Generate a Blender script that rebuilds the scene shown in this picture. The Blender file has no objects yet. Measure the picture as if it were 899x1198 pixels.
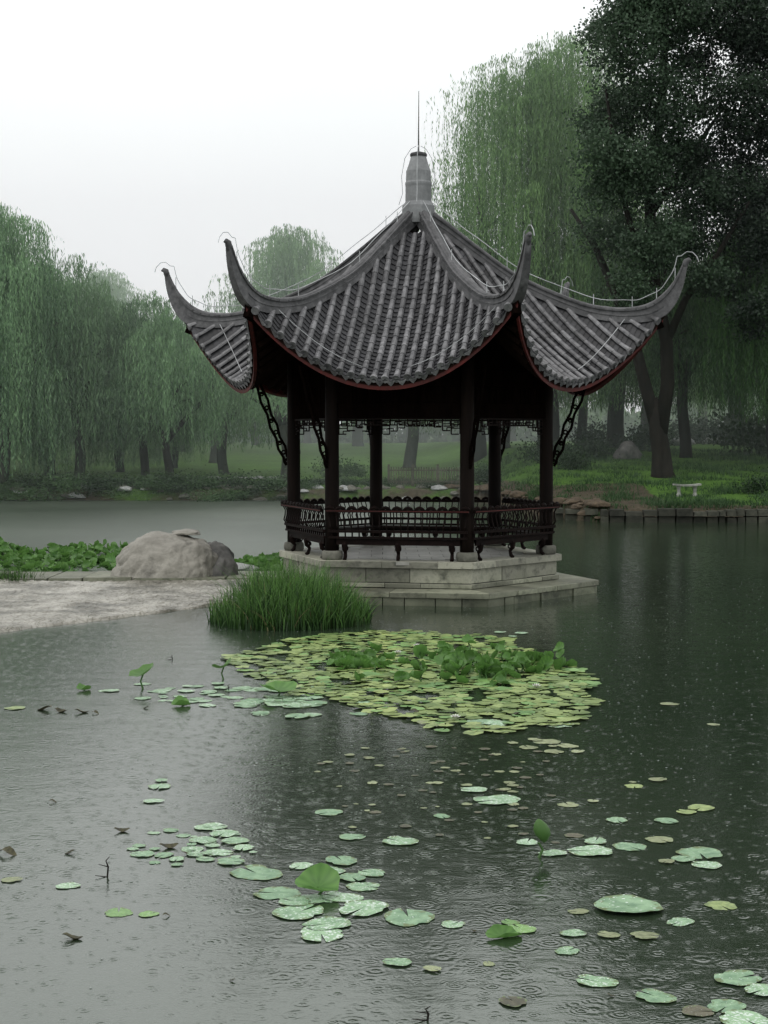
import bpy, math, random
import numpy as np
from mathutils import Vector, Matrix, noise
random.seed(7)
rng = np.random.default_rng(7)
PI = math.pi
scene = bpy.context.scene
COL = scene.collection

# ---------------------------------------------------------------- camera
F, IW, IH = 1900.0, 899.0, 1198.0
H_CAM = 2.80
PITCH = math.atan(91 / F)
cam_d = bpy.data.cameras.new('camera')
cam = bpy.data.objects.new('camera', cam_d)
COL.objects.link(cam)
cam.location = (0, 0, H_CAM)
cam.rotation_euler = (PI / 2 - PITCH, 0, 0)
cam_d.sensor_fit = 'VERTICAL'
cam_d.sensor_height = 36
cam_d.lens = 36 * F / IH
cam_d.clip_end = 3000
scene.camera = cam


def ray(px, py):
    x, y = (px - IW / 2) / F, -(py - IH / 2) / F
    c, s = math.cos(PITCH), math.sin(PITCH)
    return Vector((x, c + y * s, -s + y * c))


def at(px, py, z=0.0):
    """the point of the horizontal plane z seen at a place of the photograph"""
    r = ray(px, py)
    t = (z - H_CAM) / r.z
    return Vector((r.x * t, r.y * t, z))


def atY(px, py, Y):
    r = ray(px, py)
    t = Y / r.y
    return Vector((r.x * t, Y, H_CAM + r.z * t))


# ---------------------------------------------------------------- mesh builder
class MB:
    def __init__(s):
        s.v, s.f, s.m = [], [], []

    def add(s, vs, fs, m=0):
        b = len(s.v)
        s.v.extend([tuple(p) for p in vs])
        s.f.extend([tuple(i + b for i in q) for q in fs])
        s.m.extend([m] * len(fs))

    def hexa(s, p, m=0):
        """8 corners: 4 bottom ccw, 4 top ccw"""
        s.add(p, [(3, 2, 1, 0), (4, 5, 6, 7), (0, 1, 5, 4), (1, 2, 6, 5), (2, 3, 7, 6), (3, 0, 4, 7)], m)

    def box(s, c, d, mat=None, m=0):
        pts = []
        for z in (-.5, .5):
            for x, y in ((-.5, -.5), (.5, -.5), (.5, .5), (-.5, .5)):
                p = Vector((x * d[0], y * d[1], z * d[2]))
                if mat is not None:
                    p = mat @ p
                pts.append(p + Vector(c))
        s.hexa(pts, m)

    def bar(s, a, b, w, h=None, m=0, up=(0, 0, 1)):
        a, b = Vector(a), Vector(b)
        h = w if h is None else h
        d = (b - a).normalized()
        u = Vector(up)
        if abs(d.dot(u)) > .98:
            u = Vector((1, 0, 0))
        x = d.cross(u).normalized() * w / 2
        y = x.cross(d).normalized() * h / 2
        s.hexa([a - x - y, a + x - y, a + x + y, a - x + y, b - x - y, b + x - y, b + x + y, b - x + y], m)

    def tube(s, pts, rad, n=8, m=0, cap=True):
        pts = [Vector(p) for p in pts]
        if not hasattr(rad, '__len__'):
            rad = [rad] * len(pts)
        vs, fs = [], []
        t0 = (pts[1] - pts[0]).normalized()
        ref = Vector((0, 0, 1)) if abs(t0.z) < .9 else Vector((1, 0, 0))
        u = t0.cross(ref).normalized()
        for i, p in enumerate(pts):
            t = (pts[min(i + 1, len(pts) - 1)] - pts[max(i - 1, 0)]).normalized()
            u = (u - t * u.dot(t)).normalized()
            w = t.cross(u)
            for k in range(n):
                a = 2 * PI * k / n
                vs.append(p + (u * math.cos(a) + w * math.sin(a)) * rad[i])
        for i in range(len(pts) - 1):
            for k in range(n):
                k2 = (k + 1) % n
                fs.append((i * n + k, i * n + k2, (i + 1) * n + k2, (i + 1) * n + k))
        if cap:
            fs.append(tuple(range(n - 1, -1, -1)))
            fs.append(tuple((len(pts) - 1) * n + k for k in range(n)))
        s.add(vs, fs, m)

    def lathe(s, prof, n=16, c=(0, 0, 0), m=0):
        vs, fs = [], []
        for r, z in prof:
            for k in range(n):
                a = 2 * PI * k / n
                vs.append((c[0] + r * math.cos(a), c[1] + r * math.sin(a), c[2] + z))
        for i in range(len(prof) - 1):
            for k in range(n):
                k2 = (k + 1) % n
                fs.append((i * n + k, i * n + k2, (i + 1) * n + k2, (i + 1) * n + k))
        fs.append(tuple(range(n - 1, -1, -1)))
        fs.append(tuple((len(prof) - 1) * n + k for k in range(n)))
        s.add(vs, fs, m)

    def ring(s, c, ax, R, r, n=10, k=5, m=0):
        ax = Vector(ax).normalized()
        u = ax.cross(Vector((.3, .5, .8))).normalized()
        w = ax.cross(u)
        vs, fs = [], []
        for i in range(n):
            a = 2 * PI * i / n
            d = u * math.cos(a) + w * math.sin(a)
            for j in range(k):
                b = 2 * PI * j / k
                vs.append(Vector(c) + d * (R + r * math.cos(b)) + ax * r * math.sin(b))
        for i in range(n):
            for j in range(k):
                fs.append((i * k + j, ((i + 1) % n) * k + j, ((i + 1) % n) * k + (j + 1) % k, i * k + (j + 1) % k))
        s.add(vs, fs, m)

    def mesh(s, name, mats, smooth=False):
        me = bpy.data.meshes.new(name)
        me.from_pydata(s.v, [], s.f)
        if not isinstance(mats, (list, tuple)):
            mats = [mats]
        for x in mats:
            me.materials.append(x)
        if len(mats) > 1:
            me.polygons.foreach_set('material_index', s.m)
        if smooth:
            me.polygons.foreach_set('use_smooth', [True] * len(me.polygons))
        me.update()
        return me

    def obj(s, name, mats, parent=None, smooth=False, loc=(0, 0, 0)):
        return link(name, s.mesh(name, mats, smooth), parent, loc)


def link(name, me, parent=None, loc=(0, 0, 0), rot=(0, 0, 0), sc=None):
    o = bpy.data.objects.new(name, me)
    COL.objects.link(o)
    o.parent = parent
    o.location = loc
    o.rotation_euler = rot
    if sc is not None:
        o.scale = sc if hasattr(sc, '__len__') else (sc, sc, sc)
    return o


def tag(o, label=None, cat=None, group=None, kind=None):
    if label:
        o['label'] = label
    if cat:
        o['category'] = cat
    if group:
        o['group'] = group
    if kind:
        o['kind'] = kind
    return o


def thing(name, label, cat, loc=(0, 0, 0), rz=0, group=None):
    o = link(name, None, None, loc, (0, 0, rz))
    return tag(o, label, cat, group)


def dup(root, loc, rz=0, sc=1.0, label=None, group=None):
    r = root.copy()
    COL.objects.link(r)
    r.location = loc
    r.rotation_euler = (0, 0, rz)
    r.scale = sc if hasattr(sc, '__len__') else (sc, sc, sc)
    if label:
        r['label'] = label
    if group:
        r['group'] = group
    for ch in list(root.children):
        c = ch.copy()
        COL.objects.link(c)
        c.parent = r
        for g in ch.children:
            d = g.copy()
            COL.objects.link(d)
            d.parent = c
    return r


def np_mesh(name, verts, quads, mats, tint=None, smooth=False):
    me = bpy.data.meshes.new(name)
    nv, nf = len(verts), len(quads)
    me.vertices.add(nv)
    me.vertices.foreach_set('co', np.asarray(verts, np.float32).ravel())
    me.loops.add(nf * 4)
    me.loops.foreach_set('vertex_index', np.asarray(quads, np.int32).ravel())
    me.polygons.add(nf)
    me.polygons.foreach_set('loop_start', np.arange(0, nf * 4, 4, dtype=np.int32))
    if not isinstance(mats, (list, tuple)):
        mats = [mats]
    for m in mats:
        me.materials.append(m)
    if tint is not None:
        a = me.attributes.new('tint', 'FLOAT', 'POINT')
        a.data.foreach_set('value', np.asarray(tint, np.float32))
    if smooth:
        me.polygons.foreach_set('use_smooth', np.ones(nf, bool))
    me.update(calc_edges=True)
    me.validate()
    return me


# ---------------------------------------------------------------- materials
def nodes(name):
    m = bpy.data.materials.new(name)
    m.use_nodes = True
    nt = m.node_tree
    nt.nodes.clear()
    out = nt.nodes.new('ShaderNodeOutputMaterial')
    b = nt.nodes.new('ShaderNodeBsdfPrincipled')
    nt.links.new(b.outputs[0], out.inputs[0])
    return m, nt, b, out


def N(nt, t, **kw):
    n = nt.nodes.new('ShaderNode' + t)
    for k, v in kw.items():
        if k.startswith('i_'):
            key = k[2:]
            n.inputs[int(key) if key.isdigit() else key].default_value = v
        else:
            setattr(n, k, v)
    return n


def ramp(nt, fac, stops):
    r = nt.nodes.new('ShaderNodeValToRGB')
    e = r.color_ramp.elements
    while len(e) < len(stops):
        e.new(.5)
    for x, (p, c) in zip(e, stops):
        x.position = p
        x.color = (*c, 1) if len(c) == 3 else c
    nt.links.new(fac, r.inputs[0])
    return r


def math_n(nt, op, a, b=None, c=None):
    n = nt.nodes.new('ShaderNodeMath')
    n.operation = op
    for i, v in enumerate((a, b, c)):
        if v is None:
            continue
        if isinstance(v, (int, float)):
            n.inputs[i].default_value = v
        else:
            nt.links.new(v, n.inputs[i])
    return n.outputs[0]


def surf(name, c1, c2, scale=6, rough=.7, bump=.3, bdist=.01, island=0.0, spec=.4, c3=None, stretch=(1, 1, 1), detail=8):
    m, nt, b, out = nodes(name)
    tc = N(nt, 'TexCoord')
    mp = N(nt, 'Mapping')
    mp.inputs['Scale'].default_value = stretch
    nt.links.new(tc.outputs['Object'], mp.inputs[0])
    n1 = N(nt, 'TexNoise', i_Scale=scale, i_Detail=detail, i_Roughness=.65)
    nt.links.new(mp.outputs[0], n1.inputs['Vector'])
    st = [(.3, c1), (.7, c2)] if c3 is None else [(.25, c1), (.5, c2), (.75, c3)]
    r = ramp(nt, n1.outputs[0], st)
    col = r.outputs[0]
    n2 = N(nt, 'TexNoise', i_Scale=scale * .17, i_Detail=4)
    nt.links.new(mp.outputs[0], n2.inputs['Vector'])
    r2 = ramp(nt, n2.outputs[0], [(.3, (.62, .62, .62)), (.7, (1.15, 1.15, 1.15))])
    mx = N(nt, 'Mix', data_type='RGBA', blend_type='MULTIPLY')
    mx.inputs[0].default_value = 1
    nt.links.new(col, mx.inputs[6])
    nt.links.new(r2.outputs[0], mx.inputs[7])
    col = mx.outputs[2]
    if island:
        g = N(nt, 'NewGeometry')
        r3 = N(nt, 'MapRange', i_3=1 - island, i_4=1 + island)
        nt.links.new(g.outputs['Random Per Island'], r3.inputs[0])
        mx2 = N(nt, 'Mix', data_type='RGBA', blend_type='MULTIPLY')
        mx2.inputs[0].default_value = 1
        nt.links.new(col, mx2.inputs[6])
        nt.links.new(r3.outputs[0], mx2.inputs[7])
        col = mx2.outputs[2]
    nt.links.new(col, b.inputs['Base Color'])
    rr = N(nt, 'MapRange', i_3=rough - .15, i_4=min(1, rough + .15))
    nt.links.new(n1.outputs[0], rr.inputs[0])
    nt.links.new(rr.outputs[0], b.inputs['Roughness'])
    b.inputs['Specular IOR Level'].default_value = spec
    if bump:
        bp = N(nt, 'Bump', i_Strength=bump, i_Distance=bdist)
        nt.links.new(n1.outputs[0], bp.inputs['Height'])
        nt.links.new(bp.outputs[0], b.inputs['Normal'])
    return m


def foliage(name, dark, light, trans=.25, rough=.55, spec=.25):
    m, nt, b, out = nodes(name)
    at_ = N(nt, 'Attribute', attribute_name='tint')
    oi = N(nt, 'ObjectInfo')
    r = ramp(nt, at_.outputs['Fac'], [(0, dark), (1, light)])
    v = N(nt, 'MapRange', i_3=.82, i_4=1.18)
    nt.links.new(oi.outputs['Random'], v.inputs[0])
    mx = N(nt, 'Mix', data_type='RGBA', blend_type='MULTIPLY')
    mx.inputs[0].default_value = 1
    nt.links.new(r.outputs[0], mx.inputs[6])
    nt.links.new(v.outputs[0], mx.inputs[7])
    nt.links.new(mx.outputs[2], b.inputs['Base Color'])
    b.inputs['Roughness'].default_value = rough
    b.inputs['Specular IOR Level'].default_value = spec
    t = N(nt, 'BsdfTranslucent')
    nt.links.new(mx.outputs[2], t.inputs[0])
    ms = N(nt, 'MixShader')
    ms.inputs[0].default_value = trans
    nt.links.new(b.outputs[0], ms.inputs[1])
    nt.links.new(t.outputs[0], ms.inputs[2])
    nt.links.new(ms.outputs[0], out.inputs[0])
    return m


M = {}
M['barrel'] = surf('barrel_tile', (.035, .035, .039), (.19, .187, .193), 9, .42, .5, .006, .4, .45)
M['pan'] = surf('pan_tile', (.014, .014, .017), (.048, .048, .052), 18, .55, .5, .006, .4, .4)
M['ridge'] = surf('ridge_plaster', (.022, .022, .024), (.115, .113, .117), 9, .6, .5, .01, 0, .4)
M['ridge_dark'] = surf('ridge_mortar', (.022, .022, .024), (.05, .05, .052), 9, .7, .4)
M['finial'] = surf('finial_cement', (.14, .145, .15), (.24, .245, .25), 12, .7, .5, .01)
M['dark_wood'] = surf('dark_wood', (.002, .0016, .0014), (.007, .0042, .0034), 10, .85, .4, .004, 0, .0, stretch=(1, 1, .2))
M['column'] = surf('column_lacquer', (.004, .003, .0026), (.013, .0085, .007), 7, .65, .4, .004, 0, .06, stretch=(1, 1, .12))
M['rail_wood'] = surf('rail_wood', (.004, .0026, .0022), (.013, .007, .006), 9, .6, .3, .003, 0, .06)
M['red'] = surf('red_eave_paint', (.030, .005, .004), (.10, .011, .009), 7, .6, .3, .004, 0, .3)
M['deck'] = surf('roof_boards', (.005, .003, .0025), (.016, .008, .006), 8, .9, .3, .004, 0, .05)
M['stone'] = surf('grey_stone_block', (.06, .062, .050), (.27, .265, .22), 6, .6, .8, .018, .38, .35, c3=(.17, .175, .14))
M['stone_dark'] = surf('dark_joint', (.03, .032, .028), (.08, .08, .07), 8, .8, .3)
m_ = M['stone']
t_ = m_.node_tree
b_ = next(n for n in t_.nodes if n.type == 'BSDF_PRINCIPLED')
src_ = b_.inputs['Base Color'].links[0].from_socket
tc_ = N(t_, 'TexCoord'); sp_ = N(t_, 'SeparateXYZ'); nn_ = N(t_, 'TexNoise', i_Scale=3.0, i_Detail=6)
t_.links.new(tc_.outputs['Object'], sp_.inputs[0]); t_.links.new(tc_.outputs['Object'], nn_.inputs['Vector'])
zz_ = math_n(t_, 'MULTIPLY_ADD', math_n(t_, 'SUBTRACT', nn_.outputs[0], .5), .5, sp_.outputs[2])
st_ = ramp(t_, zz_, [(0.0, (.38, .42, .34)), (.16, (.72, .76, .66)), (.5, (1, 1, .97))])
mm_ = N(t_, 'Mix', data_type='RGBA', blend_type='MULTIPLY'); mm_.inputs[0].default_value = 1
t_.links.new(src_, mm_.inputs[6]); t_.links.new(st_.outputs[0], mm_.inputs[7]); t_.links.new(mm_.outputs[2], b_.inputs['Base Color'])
M['floor'] = surf('platform_flagstone', (.16, .16, .145), (.33, .32, .29), 4, .45, .3, .006, .12, .5)
M['boulder'] = surf('tan_boulder', (.07, .067, .056), (.29, .275, .24), 2.6, .6, 1, .07, 0, .35, c3=(.185, .175, .15), detail=12)
M['boulder_grey'] = surf('grey_boulder', (.05, .05, .049), (.17, .165, .155), 4, .75, .9, .04, 0, .25)
M['bank_stone'] = surf('bank_stone', (.05, .052, .042), (.17, .165, .14), 5, .8, .7, .03, .3, .2)
M['bank_wall'] = surf('bank_wall_stone', (.015, .018, .013), (.055, .055, .042), 5, .8, .7, .03, .4, .2)
M['rust_stone'] = surf('brown_rock', (.035, .028, .02), (.12, .09, .06), 3, .8, .8, .04, .2, .2)
M['white_stone'] = surf('pale_rock', (.18, .19, .18), (.42, .43, .42), 4, .8, .6, .03, 0, .2)
M['cable'] = surf('pale_cable', (.36, .37, .38), (.5, .51, .52), 20, .5, .1)
M['metal'] = surf('dark_metal', (.03, .03, .03), (.07, .07, .07), 20, .4, .1)
M['bark'] = surf('wet_bark', (.006, .006, .005), (.022, .019, .015), 5, .85, .9, .05, 0, .15, stretch=(1, 1, .3))
M['bark_haze'] = surf('hazed_bark', (.018, .024, .017), (.05, .055, .04), 5, .85, .8, .05, 0, .1, stretch=(1, 1, .3))  # paler bark copy, haze put into its colour
M['fence'] = surf('weathered_fence_wood', (.05, .052, .04), (.12, .115, .09), 6, .8, .4, .01, .2, .2)
M['bench'] = surf('bench_stone', (.16, .17, .15), (.42, .42, .39), 8, .7, .4, .01)
M['willow_l'] = foliage('willow_leaf_left', (.054, .108, .056), (.20, .34, .165))  # leaf colour raised to carry the haze over the left bank
M['willow_f'] = foliage('willow_leaf_far', (.085, .16, .080), (.22, .37, .16))  # palest leaf copy, distance haze painted into the green
M['willow_r'] = foliage('willow_leaf_right', (.042, .098, .038), (.19, .33, .115))
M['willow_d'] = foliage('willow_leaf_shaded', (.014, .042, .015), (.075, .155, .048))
M['broad'] = foliage('broad_leaf', (.007, .014, .010), (.055, .095, .052), .2)
M['shrub'] = foliage('shrub_leaf', (.018, .045, .016), (.07, .13, .05))
M['shrub_d'] = foliage('dark_shrub_leaf', (.007, .017, .008), (.028, .055, .022))
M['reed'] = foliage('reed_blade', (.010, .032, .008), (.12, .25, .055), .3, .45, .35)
M['lotus'] = foliage('lotus_leaf', (.028, .085, .020), (.14, .28, .065), .3, .45, .35)
M['dead'] = foliage('withered_leaf', (.02, .02, .012), (.07, .065, .03), .1)
M['petal'] = surf('white_petal', (.6, .6, .55), (.8, .8, .76), 6, .6, .1)
M['splash'] = surf('rain_splash_water', (.16, .19, .17), (.30, .33, .31), 6, .3, 0)


def pad_mat(name, c1, c2, drops=.10, edge=(.1, .14, .05), rim=True):
    m, nt, b, out = nodes(name)
    tc = N(nt, 'TexCoord')
    oi = N(nt, 'ObjectInfo')
    add = N(nt, 'VectorMath', operation='MULTIPLY_ADD')
    nt.links.new(oi.outputs['Random'], add.inputs[0])
    add.inputs[1].default_value = (37, 53, 11)
    nt.links.new(tc.outputs['Object'], add.inputs[2])
    n1 = N(nt, 'TexNoise', i_Scale=2.2, i_Detail=6)
    nt.links.new(add.outputs[0], n1.inputs['Vector'])
    g = N(nt, 'NewGeometry')
    f = math_n(nt, 'MULTIPLY_ADD', g.outputs['Random Per Island'], .35, -.17)
    f2 = math_n(nt, 'MULTIPLY_ADD', oi.outputs['Random'], .3, f)
    f2 = math_n(nt, 'ADD', f2, math_n(nt, 'SUBTRACT', n1.outputs[0], .1))
    base = ramp(nt, f2, [(.25, c1), (.75, c2)])
    sx = N(nt, 'SeparateXYZ')
    nt.links.new(tc.outputs['Object'], sx.inputs[0])
    ang = math_n(nt, 'ARCTAN2', sx.outputs[1], sx.outputs[0])
    vein = math_n(nt, 'ABSOLUTE', math_n(nt, 'SINE', math_n(nt, 'MULTIPLY', ang, 8.0)))
    veinr = ramp(nt, vein, [(.0, (1.25, 1.2, 1.15)), (.16, (.95, .97, .95))])
    mx = N(nt, 'Mix', data_type='RGBA', blend_type='MULTIPLY')
    mx.inputs[0].default_value = .8
    nt.links.new(base.outputs[0], mx.inputs[6])
    nt.links.new(veinr.outputs[0], mx.inputs[7])
    vo = N(nt, 'TexVoronoi', i_Scale=9.5)
    nt.links.new(add.outputs[0], vo.inputs['Vector'])
    sz = N(nt, 'SeparateColor')
    nt.links.new(vo.outputs['Color'], sz.inputs[0])
    thr = math_n(nt, 'MULTIPLY', math_n(nt, 'POWER', sz.outputs[0], 3.5), math_n(nt, 'MULTIPLY_ADD', oi.outputs['Random'], drops * 4.2, drops * .8))
    dr = math_n(nt, 'LESS_THAN', vo.outputs['Distance'], thr)
    mx2 = N(nt, 'Mix', data_type='RGBA')
    nt.links.new(dr, mx2.inputs[0])
    rad_ = math_n(nt, 'SQRT', math_n(nt, 'ADD', math_n(nt, 'MULTIPLY', sx.outputs[0], sx.outputs[0]), math_n(nt, 'MULTIPLY', sx.outputs[1], sx.outputs[1])))
    n5 = N(nt, 'TexNoise', i_Scale=3.5, i_Detail=5)
    nt.links.new(add.outputs[0], n5.inputs['Vector'])
    ed_ = math_n(nt, 'MULTIPLY_ADD', rad_, .55, math_n(nt, 'MULTIPLY', n5.outputs[0], .85))
    er_ = ramp(nt, ed_, [(.90, (0, 0, 0)), (1.0, (1, 1, 1))])
    mx4 = N(nt, 'Mix', data_type='RGBA')
    if rim:
        nt.links.new(er_.outputs[0], mx4.inputs[0])
    else:
        mx4.inputs[0].default_value = 0
    nt.links.new(mx.outputs[2], mx4.inputs[6])
    mx4.inputs[7].default_value = (*edge, 1)
    nt.links.new(mx4.outputs[2], mx2.inputs[6])
    mx2.inputs[7].default_value = (.5, .58, .51, 1)
    nt.links.new(mx2.outputs[2], b.inputs['Base Color'])
    b.inputs['Roughness'].default_value = .42
    b.inputs['Specular IOR Level'].default_value = .5
    bp = N(nt, 'Bump', i_Strength=.5, i_Distance=.02)
    hh = math_n(nt, 'ADD', n1.outputs[0], math_n(nt, 'MULTIPLY', dr, .25))
    nt.links.new(hh, bp.inputs['Height'])
    nt.links.new(bp.outputs[0], b.inputs['Normal'])
    return m


M['pad_mint'] = pad_mat('mint_pad', (.09, .18, .10), (.26, .40, .24), .30)
M['pad_green'] = pad_mat('green_pad', (.08, .17, .05), (.18, .32, .10), .10)
M['pad_yellow'] = pad_mat('yellow_green_pad', (.075, .125, .035), (.29, .36, .13), .08)
M['pad_tan'] = pad_mat('tan_pad', (.10, .115, .055), (.27, .30, .16), .12)
M['pad_brown'] = pad_mat('brown_pad', (.030, .032, .018), (.095, .085, .05), .06)

M['far_yellow'] = pad_mat('yellow_green_pad_far', (.07, .12, .03), (.27, .34, .12), .03, rim=False)
M['far_green'] = pad_mat('green_pad_far', (.08, .17, .05), (.20, .34, .11), .03, rim=False)
M['far_brown'] = pad_mat('brown_pad_far', (.05, .04, .02), (.13, .10, .05), .03, rim=False)
# water --------------------------------------------------------------------
def water_mat():
    m, nt, b, out = nodes('rainy_pond_water')
    tc = N(nt, 'TexCoord')
    P = tc.outputs['Object']
    n0 = N(nt, 'TexNoise', i_Scale=.12, i_Detail=3)
    nt.links.new(P, n0.inputs['Vector'])
    c = ramp(nt, n0.outputs[0], [(.35, (.016, .026, .015)), (.65, (.024, .036, .021))])
    nt.links.new(c.outputs[0], b.inputs['Base Color'])
    b.inputs['IOR'].default_value = 2.0
    b.inputs['Specular Tint'].default_value = (.96, 1.0, .95, 1)
    b.inputs['Roughness'].default_value = .10
    sxy = N(nt, 'SeparateXYZ')
    nt.links.new(P, sxy.inputs[0])
    far_ = N(nt, 'MapRange', i_1=29.0, i_2=42.0)
    nt.links.new(sxy.outputs[1], far_.inputs[0])
    lef = N(nt, 'MapRange', i_1=7.0, i_2=-1.0)
    nt.links.new(sxy.outputs[0], lef.inputs[0])
    wnd = math_n(nt, 'MULTIPLY', far_.outputs[0], lef.outputs[0])
    wnd = math_n(nt, 'MULTIPLY', wnd, math_n(nt, 'ADD', n0.outputs[0], .5))
    lf2 = N(nt, 'MapRange', i_1=2.0, i_2=-2.5)
    nt.links.new(sxy.outputs[0], lf2.inputs[0])
    rg_ = math_n(nt, 'MULTIPLY_ADD', lf2.outputs[0], .10, .08)
    nt.links.new(math_n(nt, 'MULTIPLY_ADD', wnd, .20, rg_), b.inputs['Roughness'])
    mp = N(nt, 'Mapping')
    mp.inputs['Scale'].default_value = (1, 1.6, 1)
    nt.links.new(P, mp.inputs[0])
    w1 = N(nt, 'TexNoise', i_Scale=1.6, i_Detail=2)
    w2 = N(nt, 'TexNoise', i_Scale=9, i_Detail=4, i_Roughness=.6)
    w3 = N(nt, 'TexNoise', i_Scale=34, i_Detail=3)
    for w in (w1, w2, w3):
        nt.links.new(mp.outputs[0], w.inputs['Vector'])
    h = math_n(nt, 'MULTIPLY', w1.outputs[0], .9)
    h = math_n(nt, 'MULTIPLY_ADD', w2.outputs[0], .42, h)
    h = math_n(nt, 'MULTIPLY_ADD', w3.outputs[0], .10, h)
    for sc, k, dec, amp, off in ((2.6, 46, 7, .26, 0), (5.2, 34, 6, .22, 7.3), (9.0, 26, 5, .14, 3.1)):
        mo = N(nt, 'Mapping')
        mo.inputs['Location'].default_value = (off, off * 1.7, 0)
        nt.links.new(P, mo.inputs[0])
        vo = N(nt, 'TexVoronoi', i_Scale=sc, voronoi_dimensions='2D')
        nt.links.new(mo.outputs[0], vo.inputs['Vector'])
        sp = N(nt, 'SeparateColor')
        nt.links.new(vo.outputs['Color'], sp.inputs[0])
        d = vo.outputs['Distance']
        kk = math_n(nt, 'MULTIPLY_ADD', sp.outputs[1], k * .8, k * .6)
        s_ = math_n(nt, 'SINE', math_n(nt, 'MULTIPLY', d, kk))
        e_ = math_n(nt, 'EXPONENT', math_n(nt, 'MULTIPLY', d, -dec))
        on = math_n(nt, 'GREATER_THAN', sp.outputs[0], .35)
        rg = math_n(nt, 'MULTIPLY', math_n(nt, 'MULTIPLY', s_, e_), on)
        h = math_n(nt, 'MULTIPLY_ADD', rg, amp, h)
    bp = N(nt, 'Bump', i_Strength=1.0, i_Distance=.0050)
    nt.links.new(h, bp.inputs['Height'])
    nt.links.new(bp.outputs[0], b.inputs['Normal'])
    return m


M['water'] = water_mat()


def ground_mat():
    m, nt, b, out = nodes('lawn_and_soil')
    tc = N(nt, 'TexCoord')
    n1 = N(nt, 'TexNoise', i_Scale=.35, i_Detail=8, i_Roughness=.7)
    n2 = N(nt, 'TexNoise', i_Scale=6, i_Detail=6, i_Roughness=.7)
    nt.links.new(tc.outputs['Object'], n1.inputs['Vector'])
    nt.links.new(tc.outputs['Object'], n2.inputs['Vector'])
    g1 = ramp(nt, n2.outputs[0], [(.3, (.026, .066, .010)), (.7, (.085, .175, .028))])
    soil = ramp(nt, n2.outputs[0], [(.3, (.03, .026, .017)), (.7, (.085, .07, .05))])
    at_ = N(nt, 'Attribute', attribute_name='soil')
    f = math_n(nt, 'ADD', at_.outputs['Fac'], math_n(nt, 'MULTIPLY', math_n(nt, 'SUBTRACT', n1.outputs[0], .5), 1.6))
    fr = ramp(nt, f, [(.4, (0, 0, 0)), (.6, (1, 1, 1))])
    mx = N(nt, 'Mix', data_type='RGBA')
    nt.links.new(fr.outputs[0], mx.inputs[0])
    nt.links.new(g1.outputs[0], mx.inputs[6])
    nt.links.new(soil.outputs[0], mx.inputs[7])
    r2 = ramp(nt, n1.outputs[0], [(.3, (.6, .6, .6)), (.7, (1.15, 1.15, 1.1))])
    m2 = N(nt, 'Mix', data_type='RGBA', blend_type='MULTIPLY')
    m2.inputs[0].default_value = 1
    nt.links.new(mx.outputs[2], m2.inputs[6])
    nt.links.new(r2.outputs[0], m2.inputs[7])
    nt.links.new(m2.outputs[2], b.inputs['Base Color'])
    b.inputs['Roughness'].default_value = .9
    b.inputs['Specular IOR Level'].default_value = .15
    bp = N(nt, 'Bump', i_Strength=.8, i_Distance=.08)
    nt.links.new(n2.outputs[0], bp.inputs['Height'])
    nt.links.new(bp.outputs[0], b.inputs['Normal'])
    return m


M['ground'] = ground_mat()

# ---------------------------------------------------------------- world and light
w = bpy.data.worlds.new('World')
scene.world = w
w.use_nodes = True
nt = w.node_tree
nt.nodes.clear()
wo = nt.nodes.new('ShaderNodeOutputWorld')
bg = nt.nodes.new('ShaderNodeBackground')
bg.inputs[1].default_value = .1
sky = nt.nodes.new('ShaderNodeTexSky')
sky.sky_type = 'NISHITA'
sky.sun_disc = False
SUN_EL, SUN_ROT = math.radians(58), math.radians(215)
sky.sun_elevation = SUN_EL
sky.sun_rotation = SUN_ROT
sky.dust_density = 5
tcw = nt.nodes.new('ShaderNodeTexCoord')
sep = nt.nodes.new('ShaderNodeSeparateXYZ')
nt.links.new(tcw.outputs['Generated'], sep.inputs[0])
nz = N(nt, 'TexNoise', i_Scale=2.2, i_Detail=4)
nt.links.new(tcw.outputs['Generated'], nz.inputs['Vector'])
hz = math_n(nt, 'MULTIPLY_ADD', math_n(nt, 'SUBTRACT', nz.outputs[0], .5), .22, sep.outputs[2])
cl = ramp(nt, hz, [(0.0, (.74, .80, .79)), (.12, (.80, .855, .85)), (.26, (.90, .935, .92)), (1, (1, 1, 1))])
sc10 = N(nt, 'VectorMath', operation='SCALE')
sc10.inputs['Scale'].default_value = 14.2
nt.links.new(cl.outputs[0], sc10.inputs[0])
mxw = N(nt, 'Mix', data_type='RGBA')
mxw.inputs[0].default_value = .94
nt.links.new(sky.outputs[0], mxw.inputs[6])
nt.links.new(sc10.outputs[0], mxw.inputs[7])
nt.links.new(mxw.outputs[2], bg.inputs[0])
nt.links.new(bg.outputs[0], wo.inputs[0])
sl = bpy.data.lights.new('sun', 'SUN')
sl.energy = .8
sl.angle = math.radians(25)
sl.color = (1, .97, .93)
so = bpy.data.objects.new('sun', sl)
COL.objects.link(so)
# sky sun_rotation r: sun towards (sin r, cos r)
dirn = Vector((math.sin(SUN_ROT) * math.cos(SUN_EL), math.cos(SUN_ROT) * math.cos(SUN_EL), math.sin(SUN_EL)))
so.rotation_euler = dirn.to_track_quat('Z', 'Y').to_euler()

# ---------------------------------------------------------------- terrain
def shore(x):
    t = min(1, max(0, (x - 3.2) / 3.6))
    t = t * t * (3 - 2 * t)
    base = 68.5 + (51.8 - 68.5) * t
    return base + .5 * noise.noise(Vector((x * .25, 3.1, 0))) * (1 - t)


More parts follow.
